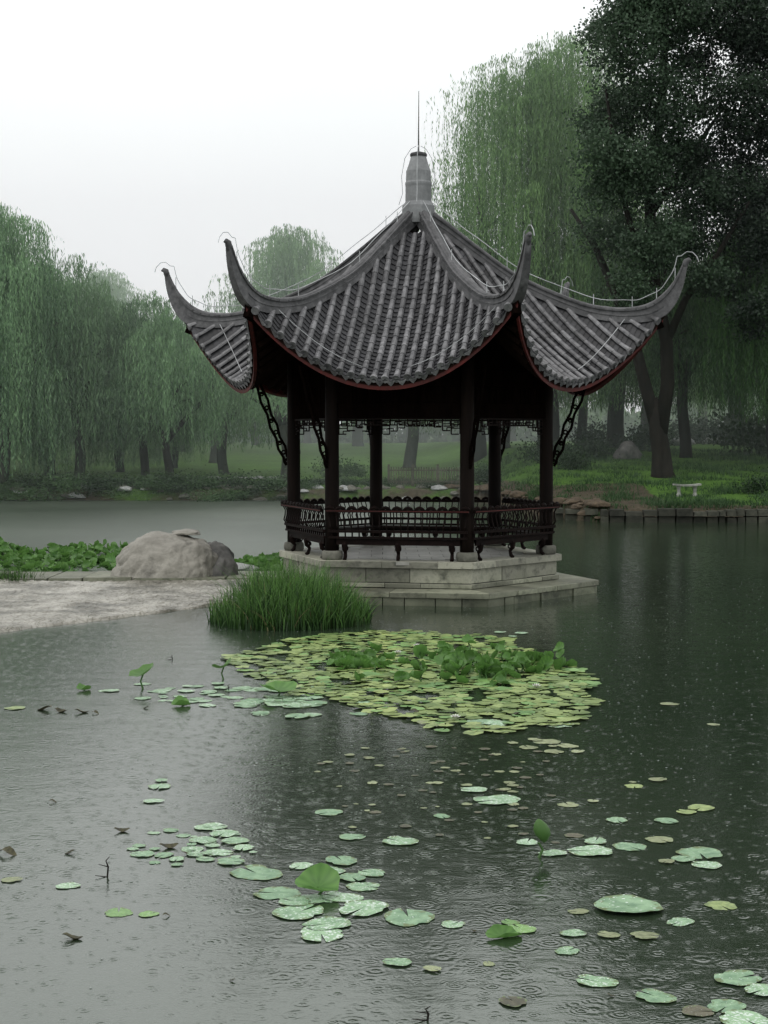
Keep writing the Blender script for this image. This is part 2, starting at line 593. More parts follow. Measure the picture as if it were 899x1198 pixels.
def gz(x, y):
    s = y - shore(x)
    if s < 0:
        return max(-1.2, -.25 + s * .5)
    k = min(1, s / .6)
    right = min(1, max(0, (x - 3.2) / 3.6))
    sl_ = .031 * (1 - right) + .066 * right
    z = -.25 + .68 * k + s * sl_
    z += .10 * noise.noise(Vector((x * .3, y * .3, 0))) * min(1, s / 3)
    cap = 2.1 + .25 * noise.noise(Vector((x * .03, y * .03, 5)))
    if z > cap - .3:
        z = cap - .3 + .3 * (1 - math.exp(-(z - cap + .3) / .3))
    return z


xs = np.concatenate([np.linspace(-420, -32, 30), np.linspace(-30, 30, 151), np.linspace(32, 420, 30)])
ys = np.concatenate([np.linspace(-60, 50, 14), np.linspace(50.5, 85, 116), np.linspace(86, 200, 60), np.linspace(220, 900, 12)])
V = [(x, y, gz(x, y)) for y in ys for x in xs]
nx = len(xs)
Q = [(j * nx + i, j * nx + i + 1, (j + 1) * nx + i + 1, (j + 1) * nx + i) for j in range(len(ys) - 1) for i in range(nx - 1)]
me = np_mesh('ground', V, Q, M['ground'], smooth=True)
a = me.attributes.new('soil', 'FLOAT', 'POINT')
soilv = []
for (x, y, z) in V:
    s = y - shore(x)
    v = max(0, 1 - s / 2.2) if x > 3 else max(0, .62 - s / 5)
    if x > 4 and x < 9.3 and s > 0:
        v = max(v, .85 - max(0, s - 7) / 3)
    soilv.append(v)
a.data.foreach_set('value', np.array(soilv, np.float32))
tag(link('ground', me), 'green lawn and earth banks around the pond', None, None, 'structure')

wm = MB()
wm.add([(-420, -60, 0), (420, -60, 0), (420, 200, 0), (-420, 200, 0)], [(0, 1, 2, 3)])
tag(wm.obj('water', M['water']), 'rain dimpled grey green pond water', None, None, 'structure')

# ---------------------------------------------------------------- pavilion
CX, CY = 0.615, 29.2
TH0 = math.radians(-10.5)
pav = thing('pavilion', 'six sided open pavilion with upswept grey tiled roof on dark columns', 'pavilion', (CX, CY, 0))


def pol(r, a, z):
    return Vector((r * math.cos(a), r * math.sin(a), z))


def interp(tab, x):
    """smooth monotone-ish interpolation (Catmull-Rom on a table)"""
    n = len(tab)
    if x <= tab[0][0]:
        return tab[0][1]
    if x >= tab[-1][0]:
        (x0, y0), (x1, y1) = tab[-2], tab[-1]
        return y1 + (y1 - y0) / (x1 - x0) * (x - x1)
    for i in range(n - 1):
        if tab[i][0] <= x <= tab[i + 1][0]:
            x0, y0 = tab[i]
            x1, y1 = tab[i + 1]
            m0 = (y1 - tab[i - 1][1]) / (x1 - tab[i - 1][0]) if i > 0 else (y1 - y0) / (x1 - x0)
            m1 = (tab[i + 2][1] - y0) / (tab[i + 2][0] - x0) if i < n - 2 else (y1 - y0) / (x1 - x0)
            h = x1 - x0
            t = (x - x0) / h
            return (2 * t**3 - 3 * t**2 + 1) * y0 + (t**3 - 2 * t**2 + t) * h * m0 + (-2 * t**3 + 3 * t**2) * y1 + (t**3 - t**2) * h * m1


ZHIP = [(.2, 6.6), (1.1, 5.93), (1.85, 5.41), (2.85, 4.97), (3.65, 4.83), (4.05, 4.86), (4.4, 4.97)]
PMID = [(.15, 6.5), (.6, 6.04), (1, 5.62), (1.6, 5.0), (2.2, 4.46), (2.8, 3.99), (3.28, 3.66), (3.85, 3.30)]
T30 = math.tan(math.radians(30))


def nend(u):
    t = min(1, abs(u) / 2.2)
    return 3.28 + .53 * t**2.3


def Z(u, n):
    pm = interp(PMID, n)
    dh = interp(ZHIP, n / math.cos(math.radians(30))) - pm
    k = min(1.05, abs(u) / max(.02, n * T30))
    return pm + dh * k**2.1


def S(an, u, n, dz=0):
    c, s = math.cos(an), math.sin(an)
    return Vector((n * c - u * s, n * s + u * c, Z(u, n) + dz))


def frame_at(an, u, n):
    e = .02
    p = S(an, u, n)
    d = (S(an, u, n + e) - p).normalized()
    t = Vector((-math.sin(an), math.cos(an), 0))
    nn = t.cross(d)
    if nn.z < 0:
        nn = -nn
    tt = (S(an, u + e, n) - S(an, u - e, n)).normalized()
    return p, d, t, nn.normalized(), tt


STEP = .183
NROW = 11
for k in range(6):
    an = TH0 + math.radians(30 + 60 * k)
    bar_, pan_, cap_ = MB(), MB(), MB()
    rows = [i * STEP for i in range(-NROW, NROW + 1)]
    for u in rows:
        n0 = max(abs(u) * 1.732 + .10, .34)
        n1 = nend(u)
        if n1 - n0 < .12:
            continue
        L = n1 - n0
        m = max(1, round(L / .19))
        for j in range(m):
            na, nb = n0 + L * j / m, n0 + L * (j + 1) / m
            vs = []
            for n_, r_ in ((na, .047), (nb + .012, .056)):
                p, d, t, nn, tt = frame_at(an, u, n_)
                for q in range(7):
                    a_ = PI * q / 6
                    vs.append(p + t * math.cos(a_) * r_ + nn * (math.sin(a_) * r_ * 1.05 + .022))
            fs = [(q, q + 1, 7 + q + 1, 7 + q) for q in range(6)] + [tuple(range(7, 14))]
            bar_.add(vs, fs)
        # round end cap
        p, d, t, nn, tt = frame_at(an, u, n1)
        c0 = p + nn * .022
        vs = [c0 + d * .012] + [c0 + d * .02 + (t * math.cos(2 * PI * q / 12) + nn * math.sin(2 * PI * q / 12)) * .066 for q in range(12)] \
            + [c0 - d * .03 + (t * math.cos(2 * PI * q / 12) + nn * math.sin(2 * PI * q / 12)) * .066 for q in range(12)]
        fs = [(0, 1 + q, 1 + (q + 1) % 12) for q in range(12)] + [(1 + q, 13 + q, 13 + (q + 1) % 12, 1 + (q + 1) % 12) for q in range(12)]
        cap_.add(vs, fs)
    for u in [(i + .5) * STEP for i in range(-NROW - 1, NROW + 1)]:
        n0 = max(abs(u) * 1.732 + .05, .30)
        n1 = nend(u) + .015
        if n1 - n0 < .1:
            continue
        L = n1 - n0
        m = max(1, round(L / .085))
        hw = STEP / 2
        for j in range(m):
            na, nb = n0 + L * j / m, n0 + L * (j + 1) / m
            vs = []
            for n_, up in ((na, 0.0), (nb, .020)):
                p, d, t, nn, tt = frame_at(an, u, n_)
                for q in range(5):
                    f_ = (q - 2) / 2
                    vs.append(p + (t * hw * f_) + nn * (-.022 + .030 * f_ * f_ + up) + Vector((0, 0, (Z(u + hw * f_, n_) - p.z))))
            fs = [(q, q + 1, 5 + q + 1, 5 + q) for q in range(4)]
            b0 = vs[5:]
            vs += [x - frame_at(an, u, nb)[3] * .02 for x in b0]
            fs += [(5 + q, 5 + q + 1, 10 + q + 1, 10 + q) for q in range(4)]
            pan_.add(vs, fs)
        # drip tile tongue
        p, d, t, nn, tt = frame_at(an, u, n1)
        top = [p + t * hw * f_ + nn * (-.015 + .03 * f_ * f_) + Vector((0, 0, Z(u + hw * f_, n1) - p.z)) for f_ in (-.75, -.35, 0, .35, .75)]
        low = [x - nn * q + d * .012 for x, q in zip(top, (.012, .055, .085, .055, .012))]
        cap_.add([*top, *low], [(i, i + 1, 5 + i + 1, 5 + i) for i in range(4)])
    rf = bar_.obj('roof_slope', M['barrel'], pav)
    pan_.obj('pan_tiles', M['pan'], rf)
    cap_.obj('eave_tiles', M['barrel'], rf)
    # boards under the tiles
    dk = MB()
    us = np.linspace(-1, 1, 25)
    ns = np.linspace(0, 1, 14)
    vs = []
    for dzz in (-.05, -.11):
        for v in ns:
            for uu in us:
                u1 = uu * 2.2
                ne = nend(u1) - .03
                # map: at v=0 apex, v=1 eave, staying inside the wedge
                n_ = .25 + (ne - .25) * v
                u_ = u1 * (n_ / ne) * (ne * T30 / 2.2 if abs(uu) > 0 else 1)
                u_ = uu * n_ * T30 * (1 if True else 1)
                n_e = .25 + (nend(u_ / max(v, .05) if v > .9 else u_) - .03 - .25) * v
                u_ = uu * n_e * T30
                vs.append(S(an, u_, n_e, dzz))
    W, Hh = len(us), len(ns)
    fs = []
    for j in range(Hh - 1):
        for i in range(W - 1):
            a0 = j * W + i
            fs.append((a0, a0 + 1, a0 + W + 1, a0 + W))
            b0 = a0 + W * Hh
            fs.append((b0, b0 + W, b0 + W + 1, b0 + 1))
    for i in range(W - 1):
        a0 = (Hh - 1) * W + i
        fs.append((a0, a0 + 1, a0 + 1 + W * Hh, a0 + W * Hh))
    dk.add(vs, fs)
    # red eave board following the curved eave
    eb = MB()
    cnt = 28
    prev = None
    for i in range(cnt + 1):
        u_ = -2.16 + 4.32 * i / cnt
        n_ = nend(u_) - .035
        o1 = S(an, u_, n_, -.045)
        o2 = S(an, u_, n_ - .015, -.19)
        i2 = S(an, u_, n_ - .07, -.19)
        i1 = S(an, u_, n_ - .07, -.045)
        cur = (o1, o2, i2, i1)
        if prev:
            eb.hexa([prev[1], prev[2], cur[2], cur[1], prev[0], prev[3], cur[3], cur[0]])
        prev = cur
    eb.obj('eave_board', M['red'], pav)
    rt = dk
    for i in range(-10, 11):
        u_ = i * .2
        ne = nend(u_) - .14
        n0 = max(1.9, abs(u_) * 1.732 + .1)
        if ne - n0 < .2:
            continue
        pr = None
        for j in range(6):
            n_ = n0 + (ne - n0) * j / 5
            q = S(an, u_, n_, -.16)
            if pr is not None:
                rt.bar(pr, q, .06, .08)
            pr = q
    dk.obj('roof_boards', M['deck'], rf)

# ridges with upswept horns
TOPR = [(.18, 6.82), (.6, 6.5), (1.1, 6.10), (1.85, 5.57), (2.85, 5.13), (3.4, 5.01), (3.75, 5.0), (4.02, 5.05), (4.24, 5.17), (4.44, 5.37), (4.57, 5.58), (4.65, 5.76)]
BOTR = [(.18, 6.5), (.6, 6.22), (1.1, 5.86), (1.85, 5.34), (2.85, 4.90), (3.4, 4.77), (3.8, 4.74), (4.18, 4.78), (4.42, 4.92), (4.58, 5.16), (4.68, 5.46), (4.72, 5.72)]


def poly_at(tab, t):
    x = t * (len(tab) - 1)
    i = min(len(tab) - 2, int(x))
    f = x - i
    g = lambda k: tab[max(0, min(len(tab) - 1, k))]
    out = []
    for c in (0, 1):
        p0, p1, p2, p3 = g(i - 1)[c], g(i)[c], g(i + 1)[c], g(i + 2)[c]
        out.append(.5 * (2 * p1 + (p2 - p0) * f + (2 * p0 - 5 * p1 + 4 * p2 - p3) * f * f + (3 * p1 - p0 - 3 * p2 + p3) * f**3))
    return out


def sweep(mb, an, secs, m=0):
    """secs: list of closed sections, each a list of (r, lateral, z)"""
    c, s = math.cos(an), math.sin(an)
    n = len(secs[0])
    vs = [(r * c - l * s, r * s + l * c, z) for sec in secs for (r, l, z) in sec]
    fs = [(i * n + k, i * n + (k + 1) % n, (i + 1) * n + (k + 1) % n, (i + 1) * n + k) for i in range(len(secs) - 1) for k in range(n)]
    fs += [tuple(range(n - 1, -1, -1)), tuple((len(secs) - 1) * n + k for k in range(n))]
    mb.add(vs, fs, m)


for k in range(6):
    an = TH0 + math.radians(60 * k)
    rb = MB()
    body, cap, fil, roll = [], [], [], []
    NS = 54
    for i in range(NS + 1):
        t = i / NS
        tr, tz = poly_at(TOPR, t)
        br, bz = poly_at(BOTR, t)
        w_ = (.066 if t < .6 else .066 - .036 * (t - .6) / .4)
        wb = w_ * 1.5
        L = lambda a: (br + (tr - br) * a, bz + (tz - bz) * a)
        (r0, z0), (r1, z1), (r2, z2), (r3, z3), (r4, z4) = L(0), L(.45), L(.55), L(.8), L(.93)
        body.append([(r0, -wb, z0), (r0, wb, z0), (r3, w_, z3), (r3, -w_, z3)])
        jj = .006 if i % 3 == 0 else 0
        fil.append([(r1, -w_ * 1.38 - jj, z1), (r1, w_ * 1.38 + jj, z1), (r2, w_ * 1.3 + jj, z2), (r2, -w_ * 1.3 - jj, z2)])
        wc = w_ * 1.45
        cap.append([(r3, -wc - jj, z3), (r3, wc + jj, z3), (r4, wc + jj, z4), (r4, -wc - jj, z4)])
        rr = w_ * .8
        hh = (tz - z4) + .02
        roll.append([(r4, -rr, z4), (r4, rr, z4), (r4 + (tr - r4) * .6, rr * .8, z4 + hh * .6), (tr, 0, z4 + hh), (r4 + (tr - r4) * .6, -rr * .8, z4 + hh * .6)])
    sweep(rb, an, body, 0)
    sweep(rb, an, fil[:40], 0)
    sweep(rb, an, cap, 0)
    sweep(rb, an, roll, 0)
    for i in range(1, 40, 3):
        sec = cap[i]
        c, s = math.cos(an), math.sin(an)
        for sgn in (-1, 1):
            l_ = (abs(sec[1][1]) + .004) * sgn
            p1 = Vector((sec[0][0] * c - l_ * s, sec[0][0] * s + l_ * c, sec[0][2] + .004))
            p2 = Vector((sec[3][0] * c - l_ * s, sec[3][0] * s + l_ * c, sec[3][2] - .004))
            rb.bar(p1, p2, .010, .014, 1)
    ro = rb.obj('hip_ridge', [M['ridge'], M['ridge_dark']], pav)
    # small curled head at the end of the horn
    hb = MB()
    c, s = math.cos(an), math.sin(an)
    hp = [(4.68, 5.66), (4.69, 5.74), (4.71, 5.80), (4.75, 5.82), (4.79, 5.80)]
    hb.tube([(r * c, r * s, z) for r, z in hp], [.035, .055, .055, .042, .018], 8)
    hb.obj('horn_tip', M['ridge'], ro, True)
    # corner beam below
    cb = MB()
    prv = None
    for r, z in ((2.1, 4.65), (2.7, 4.66), (3.3, 4.60), (3.9, 4.63), (4.3, 4.78)):
        q = Vector((r * c, r * s, z - .02))
        if prv is not None:
            cb.bar(prv, q, .13, .2)
        prv = q
    cb.obj('corner_beam', M['dark_wood'], pav)
    # light cable clipped on posts along the ridge, hooked over the horn, and one run down each slope
    wb_ = MB()
    pts = []
    for i in range(0, 46):
        t = i / 45
        tr, tz = poly_at(TOPR, t)
        lift = .14 if t < .8 else .14 - .02 * (t - .8) / .2
        pts.append(Vector(((tr - (.10 if t > .75 else 0) * (t - .75) / .25) * c, (tr - (.10 if t > .75 else 0) * (t - .75) / .25) * s, tz + lift + .012 * math.sin(i * .9))))
    for dr_, dz_ in ((-.03, .13), (.06, .20), (.16, .19), (.24, .11), (.27, .02)):
        pts.append(Vector(((4.65 + dr_) * c, (4.65 + dr_) * s, 5.76 + dz_)))
    wb_.tube(pts, .0065, 4)
    for i in range(4, 40, 7):
        tr, tz = poly_at(TOPR, i / 45)
        wb_.bar((tr * c, tr * s, tz - .02), (tr * c, tr * s, tz + .20), .012)
    wb_.obj('light_cable', M['cable'], pav)
for k in range(6):
    an = TH0 + math.radians(30 + 60 * k)
    wb_ = MB()
    for sg in (-1, 1):
        pts = []
        for i in range(15):
            u_ = sg * (1.95 - 1.55 * i / 14)
            n_ = min(nend(u_) - .12, nend(u_) - .42 + .28 * abs(i - 0) / 14)
            n_ = max(n_, abs(u_) * 1.732 + .02)
            pts.append(S(an, u_, n_, .10))
        wb_.tube(pts, .0065, 4)
    wb_.obj('light_cable', M['cable'], pav)

fn = MB()
fn.lathe([(.30, 6.55), (.29, 6.86), (.26, 6.90), (.235, 6.94), (.232, 7.2), (.238, 7.24), (.238, 7.27), (.225, 7.30), (.22, 7.48), (.17, 7.62), (.135, 7.74)], 18)
fo = fn.obj('finial', M['finial'], pav)
fc = MB()
fc.lathe([(.15, 7.742), (.155, 7.77), (.14, 7.80), (.03, 7.83)], 14)
fc.obj('finial_cap', M['ridge_dark'], fo)
lr = MB()
lr.tube([(0, 0, 7.8), (0, 0, 8.2), (.004, 0, 8.9)], [.018, .012, .006], 6)
lr.obj('lightning_rod', M['metal'], fo)
fw = MB()
for a_, r_ in ((2.9, .29), (.3, .29), (1.6, .27), (4.6, .27)):
    pts = [pol(.04, a_, 7.93), pol(.14, a_, 7.88), pol(r_ - .04, a_, 7.72), pol(r_ + .02, a_, 7.4), pol(r_, a_, 7.1), pol(r_ + .07, a_, 6.9)]
    fw.tube(pts, .006, 4)
fw.obj('light_cable', M['cable'], fo)

# columns
RC = 2.3
cols = [pol(RC, TH0 + math.radians(60 * k), 0) for k in range(6)]
for p in cols:
    cb = MB()
    cb.lathe([(.118, .82), (.122, 1.4), (.118, 2.6), (.112, 4.3)], 18, p)
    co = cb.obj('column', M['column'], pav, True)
    pb = MB()
    pb.lathe([(.165, .682), (.178, .70), (.185, .76), (.175, .82), (.15, .835)], 20, p)
    pb.obj('plinth', M['bank_stone'], co, True)

# beams, frieze, railings, side by side
for k in range(6):
    A, B = cols[k], cols[(k + 1) % 6]
    d = (B - A).normalized()
    out_ = (A + B).normalized()
    bm_ = MB()
    L = (B - A).length
    up = Vector((0, 0, 1))
    a0, b0 = A + d * .11, B - d * .11
    bm_.bar(a0 + up * 3.20, b0 + up * 3.20, .11, .24)
    bm_.bar(a0 + up * 3.46, b0 + up * 3.46, .05, .275)
    bm_.bar(a0 + up * 3.74, b0 + up * 3.74, .13, .28)
    bm_.bar(a0 + up * 4.20, b0 + up * 4.20, .10, .62)
    for j in range(1, 9):
        q = a0.lerp(b0, j / 9) + up * 3.46
        bm_.box(q, (.035, .075, .27), Matrix.Rotation(math.atan2(d.y, d.x), 3, 'Z'))
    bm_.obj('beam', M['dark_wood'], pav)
    # hanging lattice frieze (fret of short bars, lower beside the columns)
    fr = MB()
    W2 = L - .24
    s0 = A + d * .12
    P_ = lambda t, z: s0 + d * t + up * z
    t_ = .022
    fr.bar(P_(0, 3.06), P_(W2, 3.06), .03, .03)
    nc = 14
    cw = W2 / nc
    for j in range(nc):
        e = min(j, nc - 1 - j)
        zl = 2.80 if e == 0 else (2.86 if e == 1 else (2.92 if e == 2 else 2.955))
        x0, x1 = j * cw, (j + 1) * cw
        fr.bar(P_(x0, 3.06), P_(x0, zl), .022)
        fr.bar(P_(x0, zl), P_(x1 - .02, zl), .022)
        if j % 2 == 0:
            fr.bar(P_(x0 + cw * .5, zl), P_(x0 + cw * .5, zl + .05), .018)
            fr.bar(P_(x0 + cw * .5, zl + .05), P_(x1 + cw * .3, zl + .05), .018)
        else:
            fr.bar(P_(x0 + cw * .3, 3.0), P_(x0 + cw * .9, 3.0), .018)
        if e == 0:
            zz = 2.90
            while zz < 3.0:
                fr.bar(P_(x0, zz), P_(x1, zz), .018)
                zz += .06
    fr.bar(P_(W2, 3.06), P_(W2, 2.80), .022)
    fr.obj('lattice_frieze', M['rail_wood'], pav)

    # leaning-back bench
    be = link('railing_bench', None, pav)
    O = lambda t, o, z: A + d * t + out_ * o + up * z
    st = MB()
    x0, x1 = .10, L - .10
    st.bar(O(x0, -.06, 1.02), O(x1, -.06, 1.02), .34, .045, up=up)
    st.bar(O(x0, .10, .985), O(x1, .10, .985), .035, .09, up=up)
    st.obj('seat', M['rail_wood'], be)
    bk = MB()
    bk.bar(O(-.02, .135, 1.065), O(L + .02, .135, 1.065), .05, .035, up=up)
    bk.bar(O(-.03, .15, 1.17), O(L + .03, .15, 1.17), .05, .045, up=up)
    e2 = .06
    bk.bar(O(-e2, .20, 1.515), O(L + e2, .20, 1.515), .06, .05, up=up)
    nb = 19
    for j in range(nb + 1):
        x_ = .02 + (L - .04) * j / nb
        bk.bar(O(x_, .14, 1.08), O(x_, .145, 1.155), .026, .026)
        xt = -e2 * .7 + (L + e2 * 1.4) * j / nb
        xt = x_ + (xt - x_) * .8
        pts = [O(x_, .155, 1.185), O(x_ + (xt - x_) * .25, .19, 1.25), O(x_ + (xt - x_) * .5, .165, 1.33), O(x_ + (xt - x_) * .8, .155, 1.42), O(xt, .195, 1.50)]
        bk.tube(pts, [.011, .014, .013, .011, .010], 5, cap=False)
    bk.obj('backrest', M['rail_wood'], be)
    kn = MB()
    for j in range(13):
        x_ = -e2 + .06 + (L + 2 * e2 - .12) * j / 12
        pts = [O(x_ - .085, .21, 1.535), O(x_ - .05, .212, 1.56), O(x_, .214, 1.575), O(x_ + .05, .212, 1.56), O(x_ + .085, .21, 1.535)]
        kn.tube(pts, [.014, .028, .034, .028, .014], 6)
    kn.obj('scalloped_rail', M['rail_wood'], be, True)
    ed = MB()
    ed.bar(O(-e2, .233, 1.515), O(L + e2, .233, 1.515), .006, .012, up=up)
    ed.obj('red_trim', M['red'], be)
    for x_ in (.24, L / 2, L - .24):
        for oo in (.06,):
            lg = MB()
            pts = [O(x_, oo, .99), O(x_, oo + .05, .93), O(x_, oo + .045, .86), O(x_, oo - .01, .80), O(x_, oo + .015, .72), O(x_, oo + .06, .69)]
            lg.tube(pts, [.05, .055, .04, .03, .035, .03], 7)
            for s_ in (-1, 1):
                lg.ring(O(x_ + s_ * .035, oo + .01, .88), d, .035, .014, 8, 4)
            lg.obj('leg', M['rail_wood'], be)

# openwork struts from the columns to the eave corners
for k in range(6):
    an = TH0 + math.radians(60 * k)
    c, s = math.cos(an), math.sin(an)
    lat = Vector((-s, c, 0))
    sb = MB()
    P0, P1, P2 = Vector((2.40, 0, 2.25)), Vector((2.62, 0, 2.78)), Vector((3.05, 0, 3.95))
    cen = []
    for i in range(17):
        t = i / 16
        q = P0 * (1 - t)**2 + P1 * 2 * t * (1 - t) + P2 * t * t
        cen.append(q)
    for sg in (-1, 1):
        pts = []
        for i, q in enumerate(cen):
            dd = (cen[min(16, i + 1)] - cen[max(0, i - 1)]).normalized()
            nr = Vector((-dd.z, 0, dd.x))
            off = (.052 + .018 * math.cos(i * PI / 2)) * sg * (1 if 0 < i < 16 else .5)
            w_ = q + nr * off
            pts.append((w_.x * c, w_.x * s, w_.z))
        sb.tube(pts, .026, 6)
    for i in range(1, 16, 2):
        q = cen[i]
        sb.ring((q.x * c, q.x * s, q.z), lat, .034, .015, 8, 4)
        if i % 4 == 1:
            sb.tube([(q.x * c - .05 * c, q.x * s - .05 * s, q.z), (q.x * c + .05 * c, q.x * s + .05 * s, q.z + .02)], .02, 5)
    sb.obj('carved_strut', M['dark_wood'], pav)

# stone platform: courses of separate blocks around a core
def course(mb, R, z0, z1, bl, depth, jit=.006, gap=.007, seed=0):
    r_ = random.Random(seed)
    vs = [pol(R, TH0 + math.radians(60 * k), 0) for k in range(6)]
    for k in range(6):
        A, B = vs[k], vs[(k + 1) % 6]
        L = (B - A).length
        d = (B - A).normalized()
        inn = -(A + B).normalized()
        cuts = [0]
        while cuts[-1] < L - bl * .6:
            cuts.append(cuts[-1] + bl * r_.uniform(.6, 1.35))
        if L - cuts[-1] < bl * .5:
            cuts.pop()
        cuts.append(L)
        for i in range(len(cuts) - 1):
            a, b = cuts[i], cuts[i + 1]
            di = r_.uniform(-jit, jit)
            ca = depth * T30 * 1.73 * .333 * 1.732 if i == 0 else 0
            cb_ = ca if False else (depth * .577 if i == len(cuts) - 2 else 0)
            ca = depth * .577 if i == 0 else 0
            g1 = gap if i > 0 else 0.001
            g2 = gap if i < len(cuts) - 2 else 0.001
            o0 = A + d * (a + g1 / 2) - inn * di
            o1 = A + d * (b - g2 / 2) - inn * di
            i0 = A + d * (a + ca + g1 / 2) + inn * depth
            i1 = A + d * (b - cb_ - g2 / 2) + inn * depth
            zz0, zz1 = z0 + r_.uniform(0, gap), z1 + r_.uniform(-.002, .002)
            up = Vector((0, 0, 1))
            bv = .008
            ob = [o0 + inn * bv, o1 + inn * bv, i1, i0]
            mb.hexa([p + up * zz0 for p in (o0, o1, i1, i0)] + [p + up * (zz1 - bv) for p in (o0, o1, i1, i0)])
            mb.hexa([p + up * (zz1 - bv + .0005) for p in (o0, o1, i1, i0)] + [p + up * zz1 for p in ob])


base = link('stone_base', None, pav)
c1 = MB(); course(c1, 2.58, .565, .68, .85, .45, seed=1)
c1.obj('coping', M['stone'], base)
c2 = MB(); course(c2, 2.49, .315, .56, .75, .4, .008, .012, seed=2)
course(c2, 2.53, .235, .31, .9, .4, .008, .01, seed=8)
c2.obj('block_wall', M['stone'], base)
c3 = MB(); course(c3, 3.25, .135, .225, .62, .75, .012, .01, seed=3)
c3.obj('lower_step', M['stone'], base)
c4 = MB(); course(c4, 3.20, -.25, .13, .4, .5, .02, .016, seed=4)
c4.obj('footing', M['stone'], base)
c5 = MB()
def hexprism(mb, R, z0, z1):
    v = [pol(R, TH0 + math.radians(60 * k), z0) for k in range(6)] + [pol(R, TH0 + math.radians(60 * k), z1) for k in range(6)]
    mb.add(v, [tuple(range(5, -1, -1)), tuple(range(6, 12))] + [(k, (k + 1) % 6, 6 + (k + 1) % 6, 6 + k) for k in range(6)])
hexprism(c5, 2.46, -.2, .64)
hexprism(c5, 3.0, -.22, .19)
c5.obj('core', M['stone_dark'], base)
fl = MB()
r_ = random.Random(5)
for i in range(-6, 6):
    for j in range(-4, 4):
        x0_, y0_ = i * .42 + (j % 2) * .2, j * .56
        xa, xb, ya, yb = x0_ + .004, x0_ + .416, y0_ + .004, y0_ + .556
        if max(math.hypot(xx, yy) for xx in (xa, xb) for yy in (ya, yb)) < 2.3:
            fl.hexa([(xa, ya, .62), (xb, ya, .62), (xb, yb, .62), (xa, yb, .62), (xa, ya, .676), (xb, ya, .676), (xb, yb, .676), (xa, yb, .676)])
fl.obj('floor_slabs', M['floor'], base)

# ---------------------------------------------------------------- causeway of cobbles
def cobble_mat():
    m, nt, b, out = nodes('wet_cobbled_causeway')
    tc = N(nt, 'TexCoord')
    v = N(nt, 'TexVoronoi', i_Scale=9, feature='DISTANCE_TO_EDGE')
    v2 = N(nt, 'TexVoronoi', i_Scale=7.0)
    n = N(nt, 'TexNoise', i_Scale=1.4, i_Detail=7, i_Roughness=.7)
    n3 = N(nt, 'TexNoise', i_Scale=22, i_Detail=5)
    for q in (v, v2, n, n3):
        nt.links.new(tc.outputs['Object'], q.inputs['Vector'])
    c = ramp(nt, n.outputs[0], [(.36, (.075, .072, .055)), (.48, (.20, .19, .16)), (.62, (.36, .345, .305))])
    e = ramp(nt, v.outputs['Distance'], [(0, (.66, .65, .6)), (.08, (1, 1, 1))])
    mx = N(nt, 'Mix', data_type='RGBA', blend_type='MULTIPLY')
    mx.inputs[0].default_value = 1
    nt.links.new(c.outputs[0], mx.inputs[6])
    nt.links.new(e.outputs[0], mx.inputs[7])
    nt.links.new(mx.outputs[2], b.inputs['Base Color'])
    b.inputs['Roughness'].default_value = .42
    hh = math_n(nt, 'MINIMUM', v.outputs['Distance'], .12)
    hh = math_n(nt, 'MULTIPLY_ADD', n3.outputs[0], .05, hh)
    bp = N(nt, 'Bump', i_Strength=1, i_Distance=.06)
    nt.links.new(hh, bp.inputs['Height'])
    nt.links.new(bp.outputs[0], b.inputs['Normal'])
    return m


M['cobble'] = cobble_mat()


def front_edge(x):
    # water line of the causeway seen in the photograph
    pts = [(-14, 21.5), (-5.6, 22.6), (-4.6, 23.9), (-3.9, 24.8), (-3.1, 25.9), (-2.6, 26.6), (-1.6, 27.4)]
    for (xa, ya), (xb, yb) in zip(pts, pts[1:]):
        if xa <= x <= xb:
            return ya + (yb - ya) * (x - xa) / (xb - xa)
    return pts[-1][1] if x > 0 else pts[0][1]


cw = MB()
nxx, nyy = 330, 130
X0, X1 = -14, -1.7
vs = []
for j in range(nyy + 1):
    for i in range(nxx + 1):
        x = X0 + (X1 - X0) * i / nxx
        yf = front_edge(x) + .10 * noise.noise(Vector((x * 3, 0, 0)))
        y = yf - .5 + (29.3 - yf + .5) * j / nyy
        t = (y - yf) / (29.3 - yf)
        z = -.12 + .16 * min(1, max(0, (t + .06) / .08)) + .11 * max(0, t)
        z += .012 * noise.noise(Vector((x * 5, y * 5, 0))) + .045 * noise.noise(Vector((x * .9, y * 1.1, 3))) + .02 * noise.noise(Vector((x * 11, y * 11, 3)))
        dv = noise.voronoi(Vector((x * 6 + noise.noise(Vector((x * 2, y * 2, 0))), y * 6, 0)))[0]
        z += (.012 + .022 * noise.noise(Vector((x * 1.7, y * 1.7, 8)))) * min(1, (dv[1] - dv[0]) * 2.4) * min(1, max(0, t * 8 + .3))
        vs.append((x, y, z))
fs = [(j * (nxx + 1) + i, j * (nxx + 1) + i + 1, (j + 1) * (nxx + 1) + i + 1, (j + 1) * (nxx + 1) + i) for j in range(nyy) for i in range(nxx)]
cw.add(vs, fs)
tag(cw.obj('path', M['cobble'], None, True), 'wet cobbled causeway sloping into the water', None, None, 'structure')
